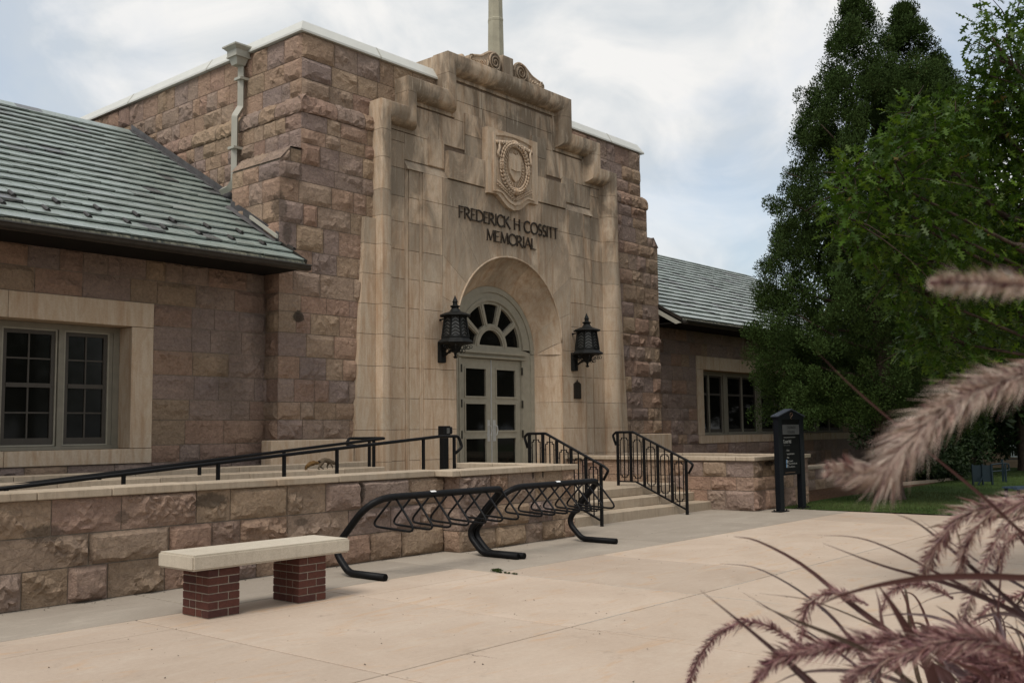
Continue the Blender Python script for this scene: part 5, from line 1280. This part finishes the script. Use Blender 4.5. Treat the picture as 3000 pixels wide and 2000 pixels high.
# juniper
jt = thing('juniper_tree', 'tall dense conical juniper with double top at the right end of the hall', 'tree', (21.62, 7.95, 0))
m = MB(); tr = random.Random(5)
def flare_trunk(m, x, y, prof, n=18, wob=.05, seed=1):
    r = random.Random(seed); ph = [r.uniform(0, 6) for _ in range(4)]; V = []; F = []
    for i, (z, rad, dx_, dy_) in enumerate(prof):
        for k in range(n):
            a = 2*PI*k/n; rr_ = rad*(1+wob*math.sin(3*a+ph[0])+wob*.8*math.sin(5*a+ph[1])+wob*.6*math.sin(8*a+ph[2])); V.append((x+dx_+rr_*math.cos(a), y+dy_+rr_*math.sin(a), z))
    for i in range(len(prof)-1):
        for k in range(n): F.append((i*n+k, i*n+(k+1) % n, (i+1)*n+(k+1) % n, (i+1)*n+k))
    m.add(V, F)
flare_trunk(m, 21.62, 7.95, [(-.05, .36, 0, 0), (.1, .31, 0, 0), (.4, .27, 0, 0), (1.2, .25, .02, 0), (3, .2, .05, .03), (6, .12, .1, .05), (9.6, .03, .1, 0)])
m.build('trunk', M['bark2'], jt, smooth=True)
prof = [(1.5, 1.5), (1.75, 2.2), (2.45, 2.7), (3.5, 2.95), (4.6, 2.8), (5.3, 2.58), (6.2, 2.38), (7.0, 2.15), (8.2, 1.8), (9.5, 1.5), (10.2, 1.1)]
rj = np.random.default_rng(8); cs = []; rs = []; lat = np.array([CR[0], CR[1], 0]); lat /= np.linalg.norm(lat); dep = np.array([CF[0], CF[1], 0]); dep /= np.linalg.norm(dep)
zz_ = [p[0] for p in prof]; rr_ = [p[1] for p in prof]; cen = np.array([21.55, 8.0, 0])
while len(cs) < 1700:
    z = rj.uniform(1.75, 10.1); R = np.interp(z, zz_, rr_); a = rj.uniform(0, 2*PI); q = R*(rj.random()**.35 if rj.random() < .85 else rj.random())
    if z > 9.0: continue
    lr = rj.uniform(.12, .27)
    if q+lr*.6 > R: q = R-lr*.6
    bump_ = .10*math.sin(a*4+z*2.3)+.12*math.sin(a*9-z*5.7)
    p = cen+lat*(q+bump_*q/R)*math.cos(a)+dep*q*math.sin(a)+np.array([0, 0, z])+lat*.036*(z-1.5); cs.append(p); rs.append(lr)
for (lx, h0, h1, rb_) in ((-.22, 8.5, 11.0, 1.15), (.88, 8.4, 10.75, 1.0), (1.5, 7.6, 9.6, .8)):      # the tops
    for i in range(130):
        z = rj.uniform(h0, h1); R = rb_*(1-(z-h0)/(h1-h0))**.75+.05; a = rj.uniform(0, 2*PI); q = R*rj.random()**.4
        cs.append(cen+lat*(lx+q*math.cos(a))+dep*q*math.sin(a)+np.array([0, 0, z])); rs.append(rj.uniform(.12, .24))
for i in range(40):    # skirt hanging low over the mulch side
    a = rj.uniform(0, 2*PI); cs.append(cen+lat*rj.uniform(-2.5, 1.6)+dep*rj.uniform(-1.5, 1.5)+np.array([0, 0, rj.uniform(1.55, 2.1)])); rs.append(rj.uniform(.2, .32))
V, t_, n = sprig_cloud(cs, rs, 320, .050, 9, 1.15, .8)
quads_obj('crown', V, t_, n, M['juniper'], jt)
m = MB()
for i in range(34):
    z = 1.4+i*.19; a = i*2.4; L_ = np.interp(z, zz_, rr_)*.85; m.tube([(21.65, 7.96, z), (21.65+math.cos(a)*L_*.5, 7.96+math.sin(a)*L_*.5, z+.25), (21.65+math.cos(a)*L_, 7.96+math.sin(a)*L_, z+.75)], [.05, .03, .008], 5)
m.build('limb', M['bark2'], jt, smooth=True)

# oak whose branches reach in from the right
OAKC = at(3330, 700, 10.2)
ok = thing('oak_tree', 'oak with lobed bright green leaves reaching in from the right edge before the juniper', 'tree', (OAKC[0], OAKC[1], 0))
m = MB(); tx, ty = OAKC[0], OAKC[1]
flare_trunk(m, tx, ty, [(-.05, .33, 0, 0), (.2, .25, 0, 0), (1.2, .21, .02, 0), (2.6, .19, .0, .0), (4.2, .13, .05, 0), (6.5, .05, 0, 0)], 16, .06, 3)
m.build('trunk', M['bark'], ok, smooth=True)
lobes = [(2905,110,9.2,.26),(2960,70,9.4,.34),(2925,230,9.3,.30),(2975,180,9.6,.42),(2985,260,9.9,.45),(2940,320,9.8,.42),(2960,420,10.0,.5),(2880,300,9.5,.26),(2985,330,9.5,.38),(2900,360,9.6,.36),(2800,330,9.3,.30),(2850,430,9.9,.42),(2955,470,9.8,.5),(2740,400,9.0,.34),(2665,330,8.9,.20),(2690,410,9.2,.30),
 (2620,440,8.8,.30),(2770,520,9.2,.42),(2870,570,9.6,.5),(2980,610,9.9,.55),(2660,520,8.7,.34),(2560,510,8.5,.26),(2500,500,8.4,.20),(2480,560,8.3,.20),(2560,590,8.5,.34),(2490,640,8.3,.24),(2450,630,8.3,.14),(2640,620,8.8,.38),
 (2740,650,9.1,.42),(2850,700,9.5,.48),(2960,760,9.8,.52),(2560,690,8.5,.30),(2525,740,8.5,.22),(2640,730,8.8,.36),(2720,770,9.0,.36),(2620,800,8.8,.26),(2680,850,9.0,.30),(2760,860,9.3,.38),(2860,850,9.6,.44),(2950,900,9.9,.5),
 (2720,940,9.2,.26),(2700,1000,9.2,.22),(2780,1000,9.4,.30),(2850,980,9.7,.36),(2930,1030,10,.4),(2665,1010,9.1,.13),(2740,1050,9.3,.18),(2820,1060,9.6,.26),(3060,300,10,.7),(3080,600,10.3,.8),(3080,900,10.5,.8),(3150,450,10.4,1.),(3250,700,10.6,1.2),(3200,1000,10.6,.8),(3400,500,10.6,1.3),(3450,900,10.8,1.2)]
OUT = [(0,.03),(.10,.05),(.16,.16),(.22,.05),(.34,.07),(.42,.30),(.47,.22),(.50,.08),(.60,.09),(.70,.27),(.74,.17),(.76,.06),(.86,.08),(.90,.13),(1,.0)]
def leaf_template():
    P = [(x, y) for x, y in OUT]+[(x, -y) for x, y in OUT[1:-1][::-1]]; return np.array([(x, y, -.10*x*x+.12*abs(y)) for x, y in P])
LT = leaf_template()
def leaf_cloud(lob, dens, seed, L0=.115, droop=.25):
    r = np.random.default_rng(seed); Vs = []; T = []; tips = []
    for (px_, py_, d_, rad) in lob:
        C = at(px_, py_, d_); n = int(dens*rad**2*(.55 if d_ > 9.95 and px_ > 3040 else 1)); base_ = r.random()*.35
        d3 = r.normal(size=(n, 3)); d3 /= np.linalg.norm(d3, axis=1)[:, None]; q = rad*(r.random(n)**.40)*(.78+.38*np.abs(np.sin(d3[:, 0]*5+d3[:, 2]*4+px_)))
        P = C+d3*q[:, None]; tips.append(C)
        ax = d3*.8+r.normal(size=(n, 3))*.6+np.array([0, 0, -droop]); ax /= np.linalg.norm(ax, axis=1)[:, None]
        up = np.array([0, 0, 1.])+r.normal(size=(n, 3))*.55; sd_ = np.cross(ax, up); sd_ /= np.linalg.norm(sd_, axis=1)[:, None]+1e-9; nn_ = np.cross(sd_, ax)
        Ls = L0*r.uniform(.65, 1.3, n)
        V = P[:, None, :]+(LT[None, :, 0:1]*ax[:, None, :]+LT[None, :, 1:2]*sd_[:, None, :]+LT[None, :, 2:3]*nn_[:, None, :])*Ls[:, None, None]
        Vs.append(V.reshape(-1, 3)); tt = np.clip(base_+r.random(n)*.62, 0, .95); tt[r.random(n) < .006] = 1; T.append(np.repeat(tt, len(LT)))
    return np.vstack(Vs), np.concatenate(T), tips
V, T, tips = leaf_cloud(lobes, 1350, 12)
quads_obj('crown', V, T, len(V)//len(LT), M['oakleaf'], ok, k=len(LT))
m = MB(); r = random.Random(4)
for i, tp_ in enumerate(tips[:44]):
    if i % 3: 
        for k in range(3): e = tp_+np.array([r.gauss(0, .2), r.gauss(0, .2), r.gauss(0, .18)]); m.tube([tp_, (tp_+e)/2+np.array([0, 0, .02]), e], [.007, .005, .003], 4)
        continue
    s0 = np.array([tx, ty, 2.2+max(0, (tp_[2]-2.0))*.45]); mid = s0*.45+tp_*.55+np.array([r.uniform(-.2, .2), r.uniform(-.2, .2), -.25+r.uniform(-.1, .1)])
    m.tube(bend([s0, mid, tp_], .8, 4), [.06-.0085*k for k in range(7)], 5)
    for k in range(5):
        e = tp_+np.array([r.gauss(0, .2), r.gauss(0, .2), r.gauss(0, .18)]); m.tube([mid*.25+tp_*.75, (tp_+e)/2, e], [.009, .006, .003], 4)
m.build('limb', M['bark'], ok, smooth=True)

# trees and shrubs beyond
def bg_tree(name, label, px_, D, zc, rx, rz, hz, seed, mat='shrub', n=120, per=120, leaf=.16, trunk=.16, cat='tree', group='dark trees behind the juniper'):
    C = at(px_, 1216, D); C[2] = 0; t = thing(name, label, cat, tuple(C), group)
    if trunk:
        m = MB(); flare_trunk(m, C[0], C[1], [(-.05, trunk*1.3, 0, 0), (.3, trunk, 0, 0), (zc, trunk*.6, .1, 0), (hz, .03, .1, 0)], 10, .05, seed); m.build('trunk', M['bark'], t, smooth=True)
    r = np.random.default_rng(seed); cs = []; rs = []
    for i in range(n):
        d = r.normal(size=3); d /= np.linalg.norm(d); q = r.random()**.4; cs.append(np.array([C[0], C[1], zc])+d*q*np.array([rx, rx, rz])); rs.append(rx*r.uniform(.16, .30))
    V, T_, k = sprig_cloud(cs, rs, per, leaf, seed+1, 1., .0); V[:, 2] = np.maximum(V[:, 2], .02); quads_obj('crown', V, T_, k, M[mat], t); return t
bg_tree('spreading_tree', 'dark broad tree filling the shade behind the juniper trunk', 2730, 30, 5.2, 3.4, 3.6, 8.5, 21, n=150, per=150, leaf=.26)
bg_tree('spreading_tree', 'dark tree at the right edge above the far lawn and window', 2990, 33, 5.6, 3.6, 3.9, 9, 23, n=150, per=150, leaf=.28)
bg_tree('spreading_tree', 'dark tree between the juniper and the right-edge tree', 2860, 38, 5.8, 4.0, 4.2, 9.5, 25, n=150, per=140, leaf=.3)
bg_tree('garden_shrub', 'dark rounded shrub on the mulch just right of the juniper trunk', 2700, 27.5, .75, 1.05, .75, 1, 31, n=60, per=140, leaf=.10, trunk=0, cat='shrub', group='dark shrubs beyond the lawn')
bg_tree('garden_shrub', 'larger dark shrub left of the blue screen panel', 2775, 28.5, 1.0, 1.15, 1.05, 1, 33, n=70, per=140, leaf=.11, trunk=0, cat='shrub', group='dark shrubs beyond the lawn')
bg_tree('garden_shrub', 'leafy tan-flecked shrub below the far building window', 2895, 34, 1.35, 1.2, .85, 1, 35, n=60, per=120, leaf=.12, trunk=0, cat='shrub', group='dark shrubs beyond the lawn')
bg_tree('garden_shrub', 'tall dark shrub against the end of the hall behind the juniper trunk', 2640, 29, 1.7, 1.3, 1.7, 1, 37, n=80, per=140, leaf=.12, trunk=0, cat='shrub', group='dark shrubs beyond the lawn')

# far building, terrace wall, screen, rails and bench on the lawn
def dirp(px_, D): p = at(px_, 1216, D); return p[0], p[1]
fb = thing('far_building', 'tan stone building with white-framed window far away at the right edge', 'building', (*dirp(3050, 40), 0))
def quadwall(mb, pxa, pxb, D, z0, z1, th=.3):
    a = np.array([*dirp(pxa, D), 0]); b = np.array([*dirp(pxb, D), 0]); n_ = np.array([CF[0], CF[1], 0]); n_ /= np.linalg.norm(n_); n_ *= th
    V = [a+[0, 0, z0], b+[0, 0, z0], b+[0, 0, z1], a+[0, 0, z1], a+n_+[0, 0, z0], b+n_+[0, 0, z0], b+n_+[0, 0, z1], a+n_+[0, 0, z1]]
    mb.add(V, [(0,1,2,3),(7,6,5,4),(0,4,5,1),(1,5,6,2),(2,6,7,3),(3,7,4,0)])
m = MB(); quadwall(m, 2700, 3500, 40, -.3, 7.5, 8); m.build('wall', M['fartan'], fb)
for k in range(4):
    p0 = 2958+k*190; m = MB(); quadwall(m, p0, p0+66, 39.93, .30, 1.9, .05); o = m.build('window', M['glass'], fb)
    m = MB()
    for (a, b, z0, z1) in ((p0-3, p0, .27, 1.93), (p0+66, p0+69, .27, 1.93), (p0+17, p0+23, .27, 1.9), (p0+46, p0+49, .3, 1.9), (p0, p0+66, .27, .32), (p0, p0+66, .64, .68), (p0, p0+66, 1.1, 1.14), (p0, p0+66, 1.88, 1.93), (p0+5, p0+7, .3, 1.9), (p0+33, p0+35, .3, 1.9)): quadwall(m, a, b, 39.89, z0, z1, .03)
    m.build('frame', M['white'], o)
tw2 = thing('terrace_wall', 'low tan wall with a dark top rail at the top edge of the far lawn', 'wall', (*dirp(2950, 35), 0))
m = MB(); quadwall(m, 2880, 3400, 35, -.1, .28, .3); m.build('wall', M['fartan'], tw2)
m = MB()
for (a, b, z0, z1) in ((2926, 3400, .345, .375), (2926, 2929, .2, .36), (3040, 3043, .2, .36), (3150, 3153, .2, .36)): quadwall(m, a, b, 34.9, z0, z1, .04)
m.build('top_rail', M['bluemetal'], tw2)
scr = thing('screen_panel', 'dark blue-green screen panel on short posts standing on the far lawn', 'screen', (*dirp(2870, 26), 0))
m = MB(); quadwall(m, 2842, 2896, 26, .10, .52, .03); m.build('panel', M['bluemetal'], scr)
for p_ in (2842, 2871, 2898): m = MB(); quadwall(m, p_-2, p_+2, 25.96, -.02, .55, .05); m.build('post', M['bluemetal'], scr)
m = MB(); a = np.array([*dirp(2853, 25.9), .0]); b = np.array([*dirp(2871, 25.9), .25]); m.bar(a, b, .03); m.build('brace', M['bluemetal'], scr)
hr = thing('lawn_handrail', 'thin dark looped handrail at the head of steps on the far lawn', 'handrail', (*dirp(2935, 27), 0), 'black steel handrails')
for p_, zt in ((2929, .62), (2937, .53)): a = dirp(p_, 27); m = MB(); m.bar((*a, 0), (*a, zt), .045); m.build('post', M['bluemetal'], hr)
m = MB(); a = dirp(2899, 27); b = dirp(2936, 27); c = dirp(2947, 27); m.tube([(*a, .50), (*b, .53), (*c, .50), (c[0]+.02, c[1], .38), (*c, .36)], .02, 6); a = dirp(2899, 27.3); m.tube([(*a, .30), (*dirp(2950, 27.3), .33)], .02, 6); m.build('rail', M['bluemetal'], hr)
lb = thing('lawn_bench', 'dark blue metal bench at the right edge on the lawn behind the plumes', 'bench', (*dirp(3020, 17.5), 0))
a = np.array([*dirp(2962, 17.4), .46]); b = np.array([*dirp(3130, 17.9), .46]); m = MB(); m.bar(a, b, .07, .05); m.bar(a+[.1, .12, 0], b+[.1, .12, 0], .06, .03); m.bar(a+[.2, .24, 0], b+[.2, .24, 0], .06, .03); m.build('seat', M['bluetop'], lb)
for f_ in (.05, .95):
    c = a+(b-a)*f_; m = MB(); m.tube(bend([(c[0]-.02, c[1]-.02, .45), (c[0]+.05, c[1]+.02, .3), (c[0]+.02, c[1]+.0, .0)], .1, 4), .03, 6); m.tube([(c[0]+.2, c[1]+.24, .45), (c[0]+.28, c[1]+.3, 0)], .03, 6); m.build('leg', M['bluemetal'], lb)
wd_ = thing('crack_weed', 'small green weed tuft growing in the pavement joint before the farther bike rack', 'weed', (8.45, 7.50, 0))
r = np.random.default_rng(2); cs = [np.array([8.47+r.normal(0, .024), 7.50+r.normal(0, .022), .012]) for _ in range(26)]+[np.array([8.42, 7.45-.3*r.random(), .004]) for _ in range(16)]
V, T_, n = sprig_cloud(cs, [.017]*26+[.006]*16, 24, .015, 4, .6, .9); V[:, 2] = np.abs(V[:, 2])+.002; quads_obj('foliage', V, T_, n, M['blade'], wd_)
lt = MB(); r = random.Random(6)
for i in range(420):
    if i < 90: x, y = r.uniform(3.6, 11.9), r.choice((9.24, 9.26, 8.93 if False else 9.22)) ; y = (9.24 if x < 9.45 else 8.95)-abs(r.gauss(0, .06))
    else: x, y = r.uniform(3, 14), r.uniform(3.2, 8.6)
    s_ = r.uniform(.006, .020)*(1 if i < 90 else .9); a = r.uniform(0, 6.28); lt.add([(x, y, .003), (x+s_*math.cos(a), y+s_*math.sin(a), .004+s_*.3), (x+s_*math.cos(a+.9), y+s_*math.sin(a+.9), .004)], [(0, 1, 2)])
tag(lt.build('leaf_litter', M['bark']), 'scattered tiny dry leaf bits along the wall foot and on the pavement', 'leaf litter', kind='stuff')

# ------------------------------------------------------------------ purple fountain grass in the foreground
GB = at(3150, 2500, 1.55); GB[2] = 0.
gt = thing('fountain_grass', 'purple fountain grass clump with fuzzy drooping plumes in the right foreground', 'ornamental grass', tuple(GB))
def crv(P, n=24):      # smooth curve through points
    P = [np.array(p, float) for p in P]; P = [2*P[0]-P[1]]+P+[2*P[-1]-P[-2]]; o = []; m_ = len(P)-3; per = max(2, n//m_)
    for i in range(1, len(P)-2):
        for k in range(per):
            t = k/per; a, b, c, d = P[i-1], P[i], P[i+1], P[i+2]; o.append(.5*((2*b)+(-a+c)*t+(2*a-5*b+4*c-d)*t*t+(-a+3*b-3*c+d)*t**3))
    o.append(P[-2]); return np.array(o)
C6 = lambda x, y: (1900+x/1.568, 1000+y/1.568)
def plume(pts, wid, dens, seed, col=(0, 1), hair=1., spk=1.):
    r = np.random.default_rng(seed); c = crv([at(*p) for p in pts], 60); seg = np.linalg.norm(np.diff(c, axis=0), axis=1); s = np.concatenate([[0], np.cumsum(seg)]); Lt = s[-1]
    st = MB(); st.tube([Vector(p) for p in c], [.0012]*len(c), 5); po_ = st.build('plume', M['spikelet'], gt, smooth=True, rnd=.4)
    n = int(dens*Lt*(1000 if dens > 6.5 else 620)); u = r.random(n)*Lt; P = np.stack([np.interp(u, s, c[:, i]) for i in range(3)], 1); e = .004; Tn = np.stack([np.interp(np.minimum(u+e, Lt), s, c[:, i]) for i in range(3)], 1)-np.stack([np.interp(np.maximum(u-e, 0), s, c[:, i]) for i in range(3)], 1); Tn /= np.linalg.norm(Tn, axis=1)[:, None]+1e-9
    rd = r.normal(size=(n, 3)); rd -= (rd*Tn).sum(1)[:, None]*Tn; rd /= np.linalg.norm(rd, axis=1)[:, None]; taper = np.clip(np.minimum(u/Lt*5+.25, (1-u/Lt)*3.2+.22), 0, 1)
    # bristles point towards the tip (end of the point list)
    Lh = wid*taper*r.uniform(.35, 1.35, n)*hair; an = r.uniform(.45, 1.0, n); D = Tn*np.cos(an)[:, None]+rd*np.sin(an)[:, None]; side = np.cross(D, r.normal(size=(n, 3))); side /= np.linalg.norm(side, axis=1)[:, None]+1e-9
    w_ = .00026; P0 = P+rd*.001; P1 = P0+D*Lh[:, None]*.55+Tn*.0; P2 = P0+D*Lh[:, None]+Tn*(Lh*.18)[:, None]-np.array([0, 0, 1])*(Lh*.05)[:, None]
    V = np.stack([P0-side*w_, P0+side*w_, P1+side*w_*.8, P2, P1-side*w_*.8], 1).reshape(-1, 3); T_ = np.repeat(col[0]+(col[1]-col[0])*r.random(n), 5)
    quads_obj('bristles', V, T_, n, M['bristle'], po_, k=5)
    n = int(dens*Lt*330*spk); u = r.random(n)*Lt; P = np.stack([np.interp(u, s, c[:, i]) for i in range(3)], 1); Tn = np.stack([np.interp(np.minimum(u+e, Lt), s, c[:, i]) for i in range(3)], 1)-np.stack([np.interp(np.maximum(u-e, 0), s, c[:, i]) for i in range(3)], 1); Tn /= np.linalg.norm(Tn, axis=1)[:, None]+1e-9
    rd = r.normal(size=(n, 3)); rd -= (rd*Tn).sum(1)[:, None]*Tn; rd /= np.linalg.norm(rd, axis=1)[:, None]; L_ = wid*.58*r.uniform(.6, 1.3, n)[:, None]*np.clip(np.minimum(u/Lt*5+.3, (1-u/Lt)*6+.4), 0, 1)[:, None]
    D = Tn*.62+rd*.75; D /= np.linalg.norm(D, axis=1)[:, None]; side = np.cross(D, r.normal(size=(n, 3))); side /= np.linalg.norm(side, axis=1)[:, None]+1e-9; w_ = .0009
    V = np.stack([P, P+D*L_*.55+side*w_, P+D*L_*1.05, P+D*L_*.55-side*w_], 1).reshape(-1, 3); quads_obj('spikelets', V, np.repeat(r.random(n), 4), n, M['spikelet'], po_)
def C(pts, ds): # crop coordinates plus depth
    out_ = []; k = len(pts)
    for i, p in enumerate(pts): x, y = C6(*p); d = ds[0]+(ds[1]-ds[0])*i/(k-1); out_.append((x, y, d))
    return out_
plume([(3090, 845, .56), (3000, 836, .55), (2900, 830, .54), (2810, 826, .53), (2728, 829, .52)], .011, 9, 101, (.6, 1), 1.0, .35)
plume([(3120, 1040, .74), (3000, 1096, .74), (2857, 1147, .73), (2729, 1230, .72), (2633, 1332, .72), (2570, 1389, .72), (2423, 1376, .72)], .025, 11, 102, (.45, 1), 1.0, .55)
plume(C([(1900, 620), (1725, 735), (1560, 760), (1440, 800), (1350, 900), (1300, 990), (1265, 1070)], (.98, 1.12)), .022, 6, 103, (.2, .9))
plume(C([(1850, 660), (1725, 745), (1640, 760), (1560, 800), (1490, 880), (1450, 960), (1430, 1080)], (1.0, 1.15)), .020, 6, 104, (.2, .95))
plume(C([(1800, 790), (1720, 800), (1640, 850), (1580, 950), (1520, 1100), (1470, 1200), (1440, 1300)], (1.15, 1.2)), .019, 5, 105, (.3, 1))
plume(C([(1840, 850), (1725, 870), (1670, 900), (1625, 960), (1600, 1060)], (1.2, 1.3)), .017, 5, 106, (.2, .9))
plume(C([(700, 1400), (620, 1345), (520, 1295), (420, 1290), (320, 1345), (240, 1440), (195, 1540), (165, 1640)], (1.25, 1.3)), .016, 5, 107, (0, .6), .9, 1.5)
plume(C([(1010, 1210), (930, 1170), (850, 1150), (770, 1180), (720, 1240), (700, 1370)], (1.15, 1.2)), .017, 5, 108, (0, .7))
plume(C([(1850, 1640), (1700, 1470), (1560, 1385), (1420, 1345), (1250, 1360), (1060, 1375), (880, 1395), (700, 1420), (560, 1480), (480, 1580)], (.95, 1.0)), .021, 7, 109, (0, .6), 1, 1.4)
plume(C([(1700, 1430), (1560, 1370), (1400, 1370), (1250, 1410), (1120, 1450), (1000, 1500), (900, 1570)], (.90, .95)), .022, 7, 110, (0, .75), 1, 1.4)
plume(C([(1900, 1700), (1740, 1600), (1600, 1510), (1450, 1440), (1320, 1420)], (1.0, 1.05)), .022, 7, 111, (0, .4), 1, 2)
plume(C([(1760, 1140), (1640, 1185), (1560, 1225), (1490, 1290)], (1.35, 1.4)), .014, 5, 112, (0, .7))
plume(C([(1400, 1180), (1300, 1125), (1200, 1115), (1110, 1150), (1070, 1240)], (1.3, 1.3)), .015, 5, 113, (0, .7))
plume(C([(1850, 1520), (1700, 1500), (1560, 1530), (1450, 1600)], (1.05, 1.0)), .020, 7, 114, (0, .5), 1, 1.8)
BL = MB(); BR = []
def blade(pts, w_, tint, name='blade'):
    c = crv([at(*p) for p in pts], 22); n = len(c); V = []; R_ = []
    for i in range(n):
        t = i/(n-1); T_ = c[min(i+1, n-1)]-c[max(i-1, 0)]; T_ /= np.linalg.norm(T_)+1e-9; v = c[i]-np.array([0, 0, CAMH]); v = v+np.array([.25, -.1, .3])*np.linalg.norm(v); s_ = np.cross(T_, v); s_ /= np.linalg.norm(s_)+1e-9
        hw = w_*.31*min(1, .06+1.6*t); V += [c[i]-s_*hw, c[i]+np.cross(s_, T_)*hw*.35, c[i]+s_*hw]
    F = []
    for i in range(n-1): F += [(3*i, 3*i+1, 3*i+4, 3*i+3), (3*i+1, 3*i+2, 3*i+5, 3*i+4)]
    mesh_obj(name, V, F, M['pblade'], gt, True, tint)
def B(pts, ds, w_, tint): blade(C(pts, ds), w_, tint)
# each from its tip inwards to the clump
B([(800, 925), (1080, 1030), (1400, 1120), (1725, 1260), (2000, 1420)], (1.3, 1.05), .010, .05)
B([(770, 888), (960, 900), (1130, 960), (1350, 1075), (1600, 1200), (1900, 1400)], (1.4, 1.15), .006, .1)
B([(390, 895), (500, 915), (700, 1020), (900, 1180), (1100, 1330), (1300, 1480), (1420, 1640)], (1.3, 1.05), .012, .33)
B([(325, 1020), (480, 1035), (640, 1110), (780, 1210), (900, 1330), (1000, 1500), (1060, 1640)], (1.45, 1.2), .007, .6)
B([(235, 1140), (400, 1270), (580, 1420), (760, 1570), (900, 1700)], (1.05, .95), .009, .05)
B([(495, 1200), (650, 1270), (850, 1350), (1050, 1450), (1300, 1640)], (1.0, .95), .008, .75)
B([(430, 1150), (620, 1265), (820, 1390), (1020, 1540), (1150, 1660)], (1.35, 1.2), .006, .5)
B([(505, 1155), (750, 1190), (1050, 1310), (1300, 1450), (1500, 1640)], (1.35, 1.15), .005, .8)
B([(770, 1215), (900, 1160), (1100, 1110), (1350, 1080), (1725, 1085), (1950, 1130)], (.95, .85), .010, .25)
B([(1055, 1118), (1120, 1210), (1200, 1340), (1280, 1480), (1340, 1640)], (.98, .95), .017, .2)
B([(1040, 1130), (1060, 1200), (1080, 1320), (1150, 1500), (1200, 1640)], (1.1, 1.05), .008, .3)
B([(790, 1205), (870, 1290), (950, 1400), (1060, 1560), (1100, 1640)], (1.1, 1.05), .010, .15)
B([(1120, 785), (1230, 830), (1350, 920), (1500, 1050), (1725, 1250), (1900, 1420)], (1.25, 1.05), .008, .0)
B([(1250, 820), (1400, 930), (1560, 1040), (1725, 1130), (1900, 1250)], (1.35, 1.15), .006, .6)
B([(1040, 1265), (1150, 1250), (1300, 1262), (1450, 1320), (1600, 1420), (1750, 1600)], (1.2, 1.1), .008, .95)
B([(1180, 1245), (1300, 1180), (1450, 1150), (1600, 1170), (1800, 1260)], (1.4, 1.3), .004, .9)
B([(1450, 1300), (1540, 1262), (1650, 1250), (1800, 1290)], (1.2, 1.15), .008, .9)
B([(1580, 1330), (1680, 1220), (1800, 1080), (1900, 980)], (1.2, 1.1), .006, .1)
B([(560, 1580), (700, 1520), (900, 1510), (1100, 1540), (1300, 1640)], (1.05, 1.0), .008, .9)
B([(640, 1490), (740, 1570), (800, 1660)], (1.0, .95), .016, .1)
B([(1640, 860), (1625, 1000), (1610, 1180), (1600, 1380), (1600, 1640)], (1.15, 1.1), .005, .3)
B([(1680, 870), (1725, 920), (1850, 1040)], (1.1, 1.05), .009, .2)
r = random.Random(15)
for i in range(56):      # the dense lower part of the clump
    x0 = r.uniform(1080, 1760); y0 = r.uniform(1080, 1500); d = r.uniform(1.0, 1.6); xe = 1300+(x0-1080)*.9+r.uniform(-80, 160)
    x1_ = x0+(xe-x0)*.4+r.uniform(-60, 60); B([(x0, y0), (x1_, y0+r.uniform(20, 130)), ((x1_+xe)/2+r.uniform(-30, 30), 1540), (xe, 1720)], (d, d*.95), r.choice((.004, .006, .009, .012)), r.choice((.05, .2, .3, .5, .6, .8, .95)))
for p in ([(770, 45), (950, 220), (1160, 400)], [(1160, 400), (1270, 495), (1450, 640), (1600, 770), (1800, 960)]): B(p, (1.02, 1.0), .003 if p[0][0] < 1000 else .0055, .35)
